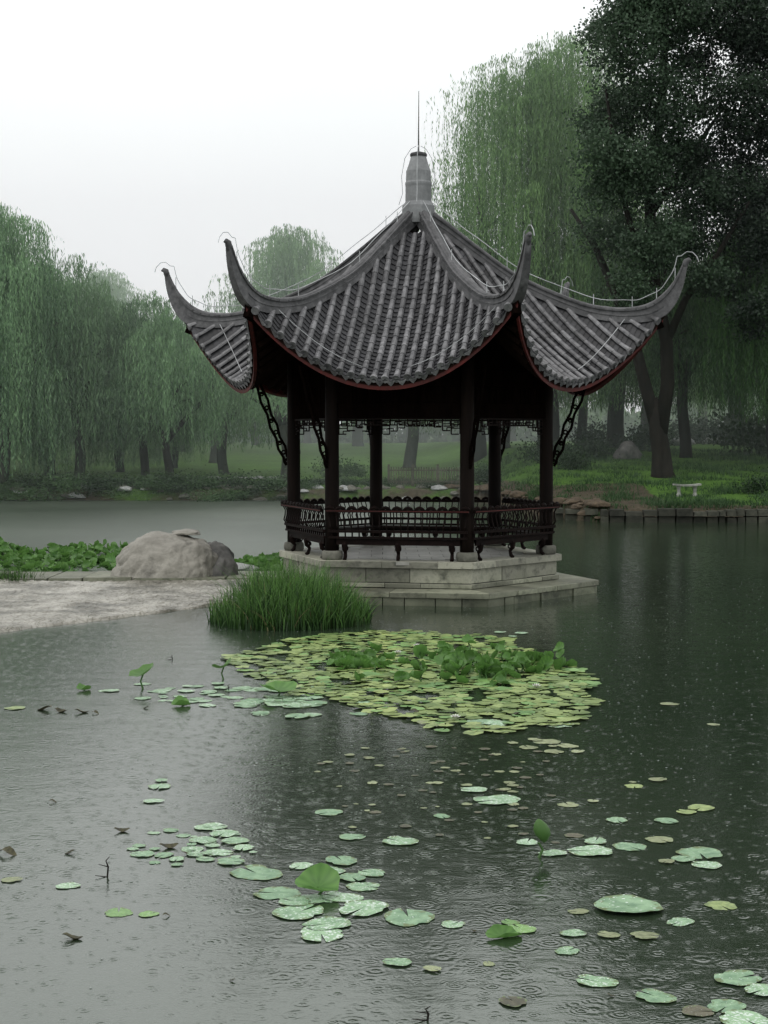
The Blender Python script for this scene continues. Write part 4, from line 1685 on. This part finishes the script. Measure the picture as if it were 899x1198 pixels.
for (px, py, lb, hh) in ((125, 1026, 'thin bent twig standing out of the water on the left', .13), (574, 840, None, 0), (267, 808, 'short dark stalk beside the second lone lotus leaf', .07),
                         (201, 772, 'thin bent twig nearest the causeway', .06), (499, 1194, 'twig at the bottom edge', .07)):
    if not lb:
        continue
    p = at(px, py)
    b = MB()
    b.tube([(0, 0, -.05), (.01, 0, hh * .5), (-.004, 0, hh * .8), (.02, 0, hh)], [.006, .006, .004, .002], 5)
    b.tube([(.01, 0, hh * .5), (-.05, 0, hh * .62)], [.004, .002], 5)
    b.tube([(0, 0, .0), (-.07, -.02, .015)], [.004, .002], 5)
    tag(b.obj('twig', M['bark'], None, False, (p.x, p.y, 0)), lb, 'twig')

# rain splashes: drops flattened into pale specks that also imitate sky glints on ripples
rg = np.random.default_rng(5)
n = 3000
Y_ = 8 + 24 * rg.uniform(0, 1, n)**.8
X_ = rg.uniform(-1, 1, n) * (Y_ * .26 + .4)
Z_ = np.abs(rg.normal(0, .004, n)) + .002
sz = rg.uniform(.0015, .0042, n)
off = np.array([(3.2, 0, 0), (0, 1.6, 0), (-3.2, 0, 0), (0, -1.6, 0), (0, 0, .8), (0, 0, -.6)])
Vd = (np.stack([X_, Y_, Z_], 1)[:, None, :] + off[None] * sz[:, None, None]).reshape(-1, 3)
tri = [(0, 1, 4), (1, 2, 4), (2, 3, 4), (3, 0, 4), (1, 0, 5), (2, 1, 5), (3, 2, 5), (0, 3, 5)]
fs = []
me = bpy.data.meshes.new('rain_splashes')
F_ = (np.arange(n)[:, None, None] * 6 + np.array(tri)[None]).reshape(-1, 3)
me.vertices.add(len(Vd)); me.vertices.foreach_set('co', Vd.astype(np.float32).ravel())
me.loops.add(len(F_) * 3); me.loops.foreach_set('vertex_index', F_.astype(np.int32).ravel())
me.polygons.add(len(F_)); me.polygons.foreach_set('loop_start', np.arange(0, len(F_) * 3, 3, dtype=np.int32))
me.materials.append(M['splash']); me.update(calc_edges=True)
tag(link('rain_splashes', me), 'tiny splashes of rain drops and imitated sky glints on the pond', 'rain splashes', None, 'stuff')

# ---------------------------------------------------------------- trees
def leaf_quads(P, D, Wd, ln, wd, tint):
    """quads at P along D with width axis Wd"""
    n = len(P)
    a = P
    b = P + D * ln[:, None]
    mid = P + D * (ln * .45)[:, None]
    wv = Wd * (wd / 2)[:, None]
    V_ = np.stack([a, mid + wv, b, mid - wv], 1).reshape(-1, 3)
    Q_ = np.arange(n * 4).reshape(-1, 4)
    return V_, Q_, np.repeat(tint, 4)


def trunk_branches(mb, H, trunk_r, fork_z, lean, nl, spread, seed, side=1.0):
    """returns limb tip paths"""
    r = random.Random(seed)
    pts, rad = [], []
    n = 7
    for i in range(n + 1):
        t = i / n
        pts.append(Vector((lean * t * fork_z + .10 * math.sin(t * 5 + seed), .08 * math.cos(t * 4 + seed), -.3 + t * (fork_z + .3))))
        rad.append(trunk_r * (1.35 if i == 0 else 1.08 - .28 * t))
    mb.tube(pts, rad, 10)
    top = pts[-1]
    limbs = []
    for k in range(nl):
        a_ = 2 * PI * (k + r.uniform(-.25, .25)) / nl + .5
        ln = H - fork_z
        e = r.uniform(.55, .92)
        R_ = spread * r.uniform(.45, .85)
        end = top + Vector((math.cos(a_) * R_, math.sin(a_) * R_ * side, ln * e))
        p = [top - Vector((0, 0, .25))]
        m = 6
        for j in range(1, m + 1):
            t = j / m
            q = top.lerp(end, t)
            q += Vector((math.cos(a_), math.sin(a_) * side, 0)) * math.sin(PI * t) * R_ * .22
            q += Vector((r.gauss(0, .13), r.gauss(0, .13), r.gauss(0, .08)))
            p.append(q)
        rr = [trunk_r * .62 * (1 - j / m)**1.3 + .025 for j in range(m + 1)]
        mb.tube(p, rr, 7)
        limbs.append(p)
        for s_ in range(3):
            b0 = p[r.randint(2, m - 1)]
            d = Vector((r.gauss(0, 1), r.gauss(0, 1), r.uniform(.3, 1.2))).normalized() * spread * r.uniform(.25, .5)
            mb.tube([b0, b0 + d * .5 + Vector((0, 0, .15)), b0 + d], [.055, .04, .015], 5)
            limbs.append([b0, b0 + d])
    return limbs


def willow_mesh(H, R, zl, seed, ncl=60, nst=24, dense=1.0, leaf=1.0, lean=0, side=1.0, zc=.52, blunt=2.2):
    r = np.random.default_rng(seed)
    P_, D_, W_, Ln, Wd, Tn = [], [], [], [], [], []
    for c in range(ncl):
        u = r.uniform()
        z = H * (.40 + .60 * u**.8)
        tt = (z - H * zc) / (H * (1 - zc))
        rad = R * math.sqrt(max(0.02, 1 - max(0, tt)**blunt)) * (1 if r.uniform() < .7 else r.uniform(.3, .9))
        rad *= .9 if tt < 0 else 1
        a = r.uniform(0, 2 * PI)
        lob = noise.noise(Vector((math.cos(a) * 1.6, math.sin(a) * 1.6, z * .35 + seed)))
        rad *= 1 + .42 * lob
        z *= 1 + .09 * noise.noise(Vector((math.cos(a) * 2.2 * rad / R, math.sin(a) * 2.2 * rad / R, seed * 1.7)))
        cx, cy = rad * math.cos(a) * .88 + lean * z, rad * math.sin(a) * .88 * side
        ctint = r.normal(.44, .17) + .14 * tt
        ns = int(nst * r.uniform(.6, 1.3))
        spread_ = R * r.uniform(.06, .17)
        hang = r.uniform(.25, .62) * H
        # twigs hang along a short drooping bough that runs outwards
        bl = R * r.uniform(.35, .65)
        ba = a + r.normal(0, .45)
        rise = r.uniform(.2, .9)
        for s in range(ns):
            b = r.uniform(0, 1)**.7
            az = r.uniform(0, 2 * PI)
            o = abs(r.normal(0, .28)) + spread_ * .35 * b
            sx_ = cx + math.cos(ba) * bl * (b - .75) + r.normal(0, .16)
            sy_ = cy + math.sin(ba) * bl * (b - .75) * side + r.normal(0, .16)
            sz_ = z + rise * math.sin(b * 2.6) - rise * 1.2 * b**3
            L = hang * r.uniform(.18, 1.15)
            zlo = zl + r.uniform(0, 2.2) * (.6 + .4 * math.sin(a * 3 + seed))
            L = min(L, sz_ - zlo)
            if L < .4:
                continue
            m = max(3, int(L / (.115 / dense)))
            t = np.linspace(0, 1, m)
            arch = np.minimum(1, t * L / .9)
            ph_ = r.uniform(0, 6)
            hx = sx_ + math.cos(az) * (o * np.sin(arch * PI / 2)) + .05 * np.sin(t * 5 + ph_) + .10 * t * math.sin(ph_)
            hy = sy_ + math.sin(az) * (o * np.sin(arch * PI / 2)) + .05 * np.cos(t * 4 + ph_)
            hz_ = sz_ + .30 * np.sin(np.minimum(1, t * L / .8) * PI) * min(1, o * 2) - t * L
            p = np.stack([hx, hy, hz_], 1) + r.normal(0, .028, (m, 3))
            d = np.stack([r.normal(0, .26, m), r.normal(0, .26, m), -np.ones(m)], 1)
            d /= np.linalg.norm(d, axis=1)[:, None]
            wa = r.uniform(0, 2 * PI, m)
            w_ = np.stack([np.cos(wa), np.sin(wa), np.zeros(m)], 1)
            P_.append(p); D_.append(d); W_.append(w_)
            Ln.append(r.uniform(.13, .24, m) * leaf)
            Wd.append(r.uniform(.022, .042, m) * leaf)
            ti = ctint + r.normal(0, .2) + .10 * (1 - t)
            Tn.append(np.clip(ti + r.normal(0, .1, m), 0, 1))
    V_, Q_, T_ = leaf_quads(np.concatenate(P_), np.concatenate(D_), np.concatenate(W_), np.concatenate(Ln), np.concatenate(Wd), np.concatenate(Tn))
    return V_, Q_, T_


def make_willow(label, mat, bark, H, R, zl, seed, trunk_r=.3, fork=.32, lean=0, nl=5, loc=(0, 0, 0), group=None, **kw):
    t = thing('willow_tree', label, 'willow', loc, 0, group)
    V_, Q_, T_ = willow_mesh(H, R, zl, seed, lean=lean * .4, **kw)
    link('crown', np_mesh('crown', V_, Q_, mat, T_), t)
    b = MB()
    trunk_branches(b, H * (.72 if H > 14 else .86), trunk_r, H * fork, lean, nl, R * .95, seed, kw.get('side', 1.0))
    b.obj('trunk', bark, t, True)
    return t


def gp_(px, Y):
    x = (px - IW / 2) / F * Y
    return (x, Y, gz(x, Y))


def hgt(py, Y, x=0):
    """tree height for a top seen at row py"""
    return H_CAM + (508 - py) * Y / F - gz(x, Y)


GW = 'weeping willows around the pond'
# left bank
Y = 70.5; p = gp_(2, Y)
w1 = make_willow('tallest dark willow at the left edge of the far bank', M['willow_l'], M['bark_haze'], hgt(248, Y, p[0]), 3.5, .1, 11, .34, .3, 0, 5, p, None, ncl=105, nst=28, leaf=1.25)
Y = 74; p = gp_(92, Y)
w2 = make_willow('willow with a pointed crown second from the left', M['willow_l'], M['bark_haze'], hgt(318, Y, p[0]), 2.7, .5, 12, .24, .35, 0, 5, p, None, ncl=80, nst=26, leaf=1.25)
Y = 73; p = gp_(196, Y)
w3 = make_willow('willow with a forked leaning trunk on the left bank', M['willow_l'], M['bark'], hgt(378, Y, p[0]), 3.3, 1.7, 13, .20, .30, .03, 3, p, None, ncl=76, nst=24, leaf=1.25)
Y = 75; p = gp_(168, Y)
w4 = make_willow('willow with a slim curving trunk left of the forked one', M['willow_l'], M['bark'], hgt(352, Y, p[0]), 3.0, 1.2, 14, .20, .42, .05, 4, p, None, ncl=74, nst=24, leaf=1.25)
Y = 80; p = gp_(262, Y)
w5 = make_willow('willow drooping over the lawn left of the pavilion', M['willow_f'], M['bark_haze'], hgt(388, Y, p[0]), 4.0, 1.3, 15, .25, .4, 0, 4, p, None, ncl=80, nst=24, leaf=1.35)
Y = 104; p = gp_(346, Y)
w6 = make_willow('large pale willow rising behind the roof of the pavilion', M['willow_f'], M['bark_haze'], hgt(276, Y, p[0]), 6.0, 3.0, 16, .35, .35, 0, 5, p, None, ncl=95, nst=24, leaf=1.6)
Y = 86; p = gp_(481, Y)
w7 = make_willow('willow whose dark trunk stands between the middle columns', M['willow_f'], M['bark_haze'], hgt(400, Y, p[0]), 4.6, 2.4, 17, .34, .45, .02, 4, p, None, ncl=76, nst=22, leaf=1.35)
Y = 73; p = gp_(334, Y)
w8 = make_willow('willow with its trunk just left of the pavilion column', M['willow_l'], M['bark_haze'], hgt(415, Y, p[0]), 3.0, 2.7, 18, .24, .5, -.02, 4, p, None, ncl=40, nst=18)
# right bank
Y = 74; p = gp_(640, Y)
w9 = make_willow('tall broad willow behind the right half of the pavilion', M['willow_r'], M['bark'], hgt(60, Y, p[0]), 6.3, 2.0, 19, .5, .30, -.01, 6, p, None, ncl=175, nst=30, side=.8, zc=.42, leaf=1.15, blunt=2.4)
Y = 72; p = gp_(800, Y)
w10 = make_willow('shaded willow hanging behind the right horn of the roof', M['willow_d'], M['bark'], hgt(255, Y, p[0]), 4.2, 1.9, 20, .26, .35, 0, 5, p, None, ncl=95, nst=26, leaf=1.2)
Y = 71; p = gp_(905, Y)
w11 = make_willow('shaded willow cut by the right edge of the picture', M['willow_d'], M['bark'], hgt(230, Y, p[0]), 4.0, 1.5, 21, .3, .35, 0, 5, p, None, ncl=95, nst=26, leaf=1.2)
Y = 80; p = gp_(722, Y)
w12 = make_willow('willow with a thick straight trunk behind the dark rock', M['willow_r'], M['bark'], hgt(300, Y, p[0]), 4.0, 2.0, 22, .42, .45, 0, 5, p, None, ncl=80, nst=24, leaf=1.3)
Y = 83; p = gp_(592, Y)
w13 = make_willow('willow hanging behind the right columns of the pavilion', M['willow_r'], M['bark'], hgt(330, Y, p[0]), 3.6, 1.2, 23, .3, .4, 0, 4, p, None, ncl=60, nst=22)
# farther copies
far_spots = [(60, 80, w1, .76, 'willow curtain filling the gap behind the pointed crown'), (140, 82, w1, .62, 'willow curtain reaching the bank behind the slim trunk'), (-10, 79, w1, .92, 'willow curtain behind the leftmost tree'),
              (205, 86, w1, .58, 'low willow curtain behind the forked trunk'), (680, 84, w10, 1.0, 'shaded willow behind the tall broad one'), (560, 84, w13, 1.1, 'willow curtain beside the front right column'), (-40, 84, w1, 1.0, 'far willow beyond the left edge tree'), (52, 92, w2, 1.1, 'far willow showing between the two leftmost willows'), (138, 96, w5, 1.15, 'far willow behind the slim curving trunk'),
             (215, 108, w7, 1.2, 'far willow behind the forked trunk'), (300, 122, w5, 1.3, 'pale far willow across the lawn left of the pavilion'), (420, 118, w7, 1.2, 'pale far willow seen between the left columns'),
             (545, 112, w5, 1.25, 'far willow seen beside the right front column'), (640, 104, w13, 1.15, 'far willow behind the tall broad one'), (760, 98, w12, 1.1, 'far willow behind the dark leafy tree'),
             (860, 92, w12, 1.1, 'far willow behind the shaded pair at the right'), (960, 84, w9, .8, 'far willow beyond the right edge of the picture'), (940, 66, w10, 1.0, 'shaded willow leaning in from the right edge'),
             (-90, 72, w2, 1.1, 'willow beyond the left edge of the picture'), (20, 110, w7, 1.25, 'far pale willow in the gap at the left'), (480, 140, w6, 1.1, 'faintest pale willow behind the pavilion'), (600, 138, w6, 1.1, 'faint pale willow behind the right columns'),
             (360, 142, w6, .9, 'faint willow low behind the left eave'), (120, 136, w6, 1.0, 'faint willow behind the left bank'), (820, 118, w13, 1.3, 'dim willow deep behind the right lawn'), (250, 92, w8, 1.0, 'willow between the forked trunk and the left column')]
for i, (px, Y, src, s, lb) in enumerate(far_spots):
    dup(src, gp_(px, Y), 1.3 + i * 1.7, s, lb)

# far wood closing the view under the crowns
def far_wood():
    r = np.random.default_rng(91)
    n = 60000
    x = r.uniform(-75, 75, n)
    prof = 5.5 + 2.2 * np.sin(x * .21) + 1.3 * np.sin(x * .63 + 1) + .7 * np.sin(x * 1.9)
    z = 1.2 + r.uniform(0, 1, n)**.8 * prof
    y = 152 + r.normal(0, 3, n) + .8 * np.sin(x * .9)
    p = np.stack([x, y, z], 1)
    d = r.normal(0, 1, (n, 3)); d[:, 2] -= .8
    d /= np.linalg.norm(d, axis=1)[:, None]
    w_ = np.cross(d, r.normal(0, 1, (n, 3))); w_ /= np.linalg.norm(w_, axis=1)[:, None]
    t = np.clip(.25 + .3 * np.sin(x * .9 + z) + .06 * z + r.normal(0, .12, n), 0, 1)
    return leaf_quads(p, d, w_, r.uniform(.5, .9, n), r.uniform(.3, .55, n), t)


V_, Q_, T_ = far_wood()
tag(link('wood', np_mesh('wood', V_, Q_, M['willow_f'], T_)), 'hazy far wood closing the lawn behind the willows', 'wood', None, 'stuff')

# mist hanging over the far bank
vm = bpy.data.materials.new('mist')
vm.use_nodes = True
vt = vm.node_tree
vt.nodes.clear()
vo_ = vt.nodes.new('ShaderNodeOutputMaterial')
vs_ = vt.nodes.new('ShaderNodeVolumeScatter')
vs_.inputs['Color'].default_value = (.84, .97, .91, 1)
vs_.inputs['Density'].default_value = 0.0054
vt.links.new(vs_.outputs[0], vo_.inputs['Volume'])
mb_ = MB()
mb_.hexa([(-200, 60, -.5), (200, 60, -.5), (200, 190, -.5), (-200, 190, -.5), (-200, 60, 30), (200, 60, 30), (200, 190, 30), (-200, 190, 30)])
tag(mb_.obj('mist', vm), 'thin rain mist over the far lawn and trees', 'mist', None, 'stuff')

# dark leafy tree
def broad_mesh(clumps, seed, lsz=.13, per=900, bias=None):
    r = np.random.default_rng(seed)
    P_, D_, W_, Ln, Wd, Tn = [], [], [], [], [], []
    for (cx, cy, cz, rx, rz) in clumps:
        n = int(per * rx * rz / 1.2)
        sub = r.normal(0, 1, (max(6, n // 55), 3))
        sub /= np.linalg.norm(sub, axis=1)[:, None]
        sub *= r.uniform(.35, 1.0, (len(sub), 1))
        k = r.integers(0, len(sub), n)
        p = sub[k] * np.array([rx, rx, rz]) + r.normal(0, .22, (n, 3)) * np.array([1.2, 1.2, .8])
        p += np.array([cx, cy, cz])
        d = r.normal(0, 1, (n, 3)); d[:, 2] -= .6
        d /= np.linalg.norm(d, axis=1)[:, None]
        w_ = np.cross(d, r.normal(0, 1, (n, 3)))
        w_ /= np.linalg.norm(w_, axis=1)[:, None]
        P_.append(p); D_.append(d); W_.append(w_)
        Ln.append(r.uniform(.7, 1.3, n) * lsz); Wd.append(r.uniform(.7, 1.2, n) * lsz * .8)
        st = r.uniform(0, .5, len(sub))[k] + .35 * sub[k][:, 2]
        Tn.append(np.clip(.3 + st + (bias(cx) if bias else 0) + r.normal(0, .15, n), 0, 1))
    return leaf_quads(np.concatenate(P_), np.concatenate(D_), np.concatenate(W_), np.concatenate(Ln), np.concatenate(Wd), np.concatenate(Tn))


Y = 63
p0 = gp_(776, Y)
dt = thing('broadleaf_tree', 'tall dark leafy tree with a forked trunk at the right', 'tree', p0)
tb = MB()
k_ = Y / F


def lp(px, py, dy=0):
    q = atY(px, py, Y)
    return Vector((q.x - p0[0], dy, q.z - p0[2]))


tb.tube([lp(777, 566), lp(775, 553), lp(774, 530), lp(770, 505), lp(767, 485), lp(766, 465)], [.58, .44, .37, .34, .26, .12], 12)
tb.tube([lp(772, 512), lp(757, 455, .1), lp(744, 400, .3), lp(722, 340, .6), lp(700, 285, .9), lp(672, 240, 1.1)], [.28, .25, .21, .17, .13, .06], 9)
tb.tube([lp(772, 512), lp(781, 450, -.1), lp(779, 400, -.2), lp(765, 330, -.2), lp(760, 240, -.1), lp(775, 120), lp(780, -30)], [.30, .27, .25, .24, .22, .17, .08], 9)
tb.tube([lp(779, 400, -.2), lp(800, 350, -.5), lp(835, 300, -.8), (lp(870, 240, -1))], [.18, .14, .11, .05], 8)
tb.tube([lp(765, 330, -.2), lp(735, 270, -.7), lp(715, 190, -1), lp(705, 110, -1)], [.15, .12, .09, .05], 8)
tb.tube([lp(762, 250, -.2), lp(810, 180, .7), lp(860, 110, 1)], [.14, .10, .05], 8)
tb.tube([lp(744, 400, .3), lp(712, 385, .6), lp(690, 360, .8)], [.10, .07, .04], 7)
tb.obj('trunk', M['bark'], dt, True)
cl = []
r_ = random.Random(31)
spec = [(735, 60, 2.0), (780, 30, 2.1), (850, 25, 2.2), (720, 130, 1.7), (770, 120, 1.9), (700, 190, 1.35), (740, 210, 1.7), (800, 190, 1.8), (850, 130, 1.7), (890, 170, 1.9),
        (715, 270, 1.3), (755, 290, 1.5), (800, 270, 1.4), (850, 230, 1.6), (885, 280, 1.6), (860, 320, 1.2), (740, 340, 1.0), (735, 10, 1.5), (800, -40, 2.4), (880, -30, 2.4), (700, 235, 1.0), (895, 60, 2.0),
        (930, 120, 2.2), (940, 250, 2.2), (820, 330, .9), (880, 370, 1.2), (705, 40, .9), (690, 150, .7), (920, 20, 2.2), (815, 75, 1.2), (820, 235, 1.2), (775, 175, 1.2), (890, 225, 1.3), (835, 180, 1.1)]
for (px, py, R) in spec:
    q = lp(px, py, r_.uniform(-2.2, 1.8))
    cl.append((q.x, q.y, q.z, R * 1.0, R * .8))
V_, Q_, T_ = broad_mesh(cl, 8, .125, 2500, lambda c_: .42 - .14 * (c_ + 2.2))
link('crown', np_mesh('crown', V_, Q_, M['broad'], T_), dt)

# ---------------------------------------------------------------- shrubs, bank plants
def shrub_mesh(seed, mat, n=1500, lsz=.09):
    r = random.Random(seed)
    cl = [(r.gauss(0, .45), r.gauss(0, .35), r.uniform(.15, .6), r.uniform(.3, .5), r.uniform(.25, .45)) for _ in range(6)]
    V_, Q_, T_ = broad_mesh(cl, seed, lsz, n * 1.2)
    return np_mesh('shrub', V_, Q_, mat, T_)


SH = [shrub_mesh(50 + i, M['shrub']) for i in range(3)]
SHD = [shrub_mesh(60 + i, M['shrub_d']) for i in range(3)]
r_ = random.Random(77)
for i in range(70):
    px = -20 + 370 * i / 69 + r_.uniform(-5, 5)
    Y = shore((px - 449.5) / F * 69) + r_.uniform(.1, 2.6)
    p = gp_(px, Y)
    s = r_.uniform(.45, 1.2)
    o = link('shrub', r_.choice(SH if r_.random() < .65 else SHD), None, (p[0], p[1], p[2] - .05), (0, 0, r_.uniform(0, 6)), (s * 1.2, s, s * .65))
    tag(o, 'low shrub in the green fringe along the far left bank', 'shrub', 'low shrubs along the far left bank')
for i in range(16):
    px = 340 + 190 * i / 15
    Y = r_.uniform(70, 74)
    p = gp_(px, Y)
    o = link('shrub', r_.choice(SHD), None, (p[0], p[1], p[2] - .05), (0, 0, r_.uniform(0, 6)), (.7, .6, .4))
    tag(o, 'low dark shrub on the bank seen through the pavilion', 'shrub', 'low dark shrubs seen through the pavilion')
for (px, Y, s, d_, lb) in [(405, 78, 1.1, 0, 'rounded bush on the lawn seen between the left columns'), (417, 80, .7, 0, 'smaller bush beside the rounded one on the lawn'),
                           (888, 56.5, .8, 1, 'dark bush at the right edge near the bench'), (745, 76, 1.2, 1, 'dark bush right of the dark rock'), (690, 72, 1.2, 1, 'dark bush left of the dark rock'),
                           (665, 66, 1.0, 1, 'dark bush above the brown bank beside the pavilion'), (640, 70, 1.2, 1, 'dark bush right behind the right column'), (560, 72, 1.0, 0, 'green bush behind the front right column'),
                           (575, 70, .8, 1, 'dark bush between the two right columns'), (840, 88, 1.8, 1, 'large dark bush at the back of the right lawn'), (880, 86, 2.0, 1, 'largest dark bush at the back right edge'),
                           (810, 90, 1.6, 1, 'dark bush behind the pale rocks'), (790, 92, 1.6, 1, 'dark bush at the left back of the lawn'), (865, 82, 1.3, 1, 'dark bush before the largest one at the back right'),
                           (705, 84, 1.5, 1, 'dark bush deep behind the dark rock'), (900, 74, 2.2, 1, 'tall dark bush leaning in at the right edge'), (770, 84, 1.5, 1, 'dark bush behind the forked trunk')]:
    p = gp_(px, Y)
    o = link('shrub', (SHD if d_ else SH)[int(px) % 3], None, (p[0], p[1], p[2] - .1), (0, 0, px), (s * 1.1, s, s * 1.1))
    tag(o, lb, 'bush')

ST = [rock_mesh('bank_rock', M['bank_stone'], (1, .8, .6), 3 + i * 2.2, 3, .4) for i in range(3)]
STW = [rock_mesh('bank_rock', M['white_stone'], (1, .8, .6), 13 + i * 2.2, 3, .4) for i in range(2)]
STB = [rock_mesh('bank_rock', M['rust_stone'], (1, .8, .6), 23 + i * 2.2, 3, .4) for i in range(2)]
for i in range(60):
    px = -10 + 550 * i / 59 + r_.uniform(-4, 4)
    Y = shore((px - 449.5) / F * 69) + r_.uniform(.0, 1.6)
    p = gp_(px, Y)
    s = r_.uniform(.12, .34)
    o = link('bank_rock', r_.choice(ST if r_.random() < .8 else STW), None, (p[0], p[1], p[2] + s * .1), (0, 0, r_.uniform(0, 6)), (s * 1.2, s, s * .8))
    tag(o, 'small stone in the row edging the far bank', 'rock', 'stones edging the far bank')
# low stone row (retaining edge) on the lawn at left
for i in range(26):
    px = 240 + 105 * i / 25
    Y = 74.6
    p = gp_(px, Y)
    s = r_.uniform(.14, .24)
    o = link('bank_rock', r_.choice(STW), None, (p[0], p[1], p[2] + .12), (0, 0, r_.uniform(0, 6)), (s * 1.3, s, s * .7))
    tag(o, 'pale stone of the low row at the lawn edge left of the pavilion', 'rock', 'pale stones edging the lawn')
for i in range(44):
    t = i / 43
    px = 548 + 112 * t + r_.uniform(-4, 4)
    x_ = 3.0 + 4.0 * t + r_.uniform(-.3, .3)
    y_ = shore(x_) + r_.uniform(.1, 1.8)
    s = r_.uniform(.12, .32)
    o = link('bank_rock', r_.choice(STB), None, (x_, y_, gz(x_, y_) + s * .15), (0, 0, r_.uniform(0, 6)), (s * 1.2, s, s * .8))
    tag(o, 'brown rock piled on the bank behind the right columns', 'rock', 'brown rocks behind the right columns')
p = gp_(735, 72); o = link('bank_rock', rock_mesh('bank_rock', M['boulder_grey'], (.62, .5, .55), 41, 4, .35), None, (p[0], p[1], p[2] + .18))
tag(o, 'dark rounded rock left of the forked trunk', 'rock')
for (px, Y, s, lb) in ((797, 84, .5, 'pale rock right of the forked trunk'), (806, 84.5, .35, 'smaller pale rock beside it'), (835, 88, .45, 'pale flat rock at the back of the lawn'), (852, 88, .5, 'rightmost pale flat rock at the back'), (680, 86, .4, 'pale rock far left behind the dark rock'), (700, 86, .35, 'pale rock between the bushes left of the dark rock')):
    p = gp_(px, Y)
    tag(link('bank_rock', STW[int(px) % 2], None, (p[0], p[1], p[2] + .15), (0, 0, px), (s * 1.4, s, s)), lb, 'rock')

# turf blades and weeds of the right lawn
def ft_(r):
    while True:
        x, y = r.uniform(4.5, 18), 52 + 26 * r.uniform()**1.6
        k = noise.noise(Vector((x * .8, y * .8, 2)))
        if y > shore(x) + .2 and k > r.uniform(-.45, .25):
            return (x, y, .6 + k, gz(x, y))


tag(link('grass', blades('grass', M['shrub'], 26000, ft_, .08, .26, .03, .7, 15, 2)), 'uneven turf blades of the right hand lawn', 'grass', None, 'stuff')

# stone retaining wall on the right bank
wl = MB()
rw = random.Random(3)
x = 5.6
while x < 40:
    l = rw.uniform(.22, .6)
    y = 51.45 + .12 * math.sin(x * .5)
    if x < 7:
        y += (7 - x) * 1.2
    for (z0, z1) in ((-.3, .20 + rw.uniform(-.04, .02)), (.21, .40 + rw.uniform(-.07, .05))):
        dy = rw.uniform(-.09, .07)
        wl.hexa([(x + .015, y + dy, z0), (x + l - .015, y + dy, z0), (x + l - .015, y + .5, z0), (x + .015, y + .5, z0),
                 (x + .03, y + dy + .04, z1 - .01), (x + l - .03, y + dy + .04, z1 - .01 + rw.uniform(-.02, .02)), (x + l - .03, y + .5, z1), (x + .03, y + .5, z1)])
    x += l
tag(wl.obj('bank_wall', M['bank_wall']), 'low dark stone retaining wall along the right bank', 'wall')
cpn = MB()

# stone bench
bx_ = gp_(804, 55.5)
bn = thing('stone_bench', 'small pale stone bench on the right lawn by the water', 'bench', bx_, .08)
s_ = MB()
pts = []
for i in range(9):
    t = i / 8
    pts.append((-.46 + .92 * t, .40 + .035 * (2 * t - 1)**2))
for (xa, za), (xb, zb) in zip(pts, pts[1:]):
    s_.hexa([(xa, -.17, za - .06), (xb, -.17, zb - .06), (xb, .17, zb - .06), (xa, .17, za - .06), (xa, -.18, za), (xb, -.18, zb), (xb, .18, zb), (xa, .18, za)])
s_.obj('seat', M['bench'], bn)
for sx in (-1, 1):
    l_ = MB()
    l_.lathe([(.09, -.06), (.085, .05), (.06, .12), (.065, .25), (.095, .37)], 10, (sx * .28, 0, 0))
    l_.obj('leg', M['bench'], bn)

# wooden fence seen through the pavilion
fx0, fx1 = gp_(455, 71.0), gp_(541, 71.0)
fe = thing('picket_fence', 'low weathered picket fence on the far bank seen through the pavilion', 'fence', (fx0[0], 71.0, gz(fx0[0], 71)))
Lf = fx1[0] - fx0[0]
pk = MB()
i = 0
x = 0
while x < Lf:
    pk.box((x, 0, .42), (.05, .03, .84 + rw.uniform(-.03, .03)))
    x += .11
pk.obj('pickets', M['fence'], fe)
for z in (.2, .7):
    b = MB(); b.box((Lf / 2, .035, z), (Lf, .04, .07)); b.obj('rail', M['fence'], fe)
for k in range(4):
    b = MB(); b.box((Lf * k / 3, .05, .46), (.10, .09, 1.0)); b.obj('post', M['fence'], fe)

# ---------------------------------------------------------------- render settings
scene.view_settings.view_transform = 'Standard'
scene.view_settings.look = 'None'
scene.view_settings.exposure = 0
scene.cycles.use_denoising = True
scene.cycles.max_bounces = 5
scene.cycles.diffuse_bounces = 2
scene.cycles.transparent_max_bounces = 4
print('objects', len(bpy.data.objects), 'pads', npad[0])
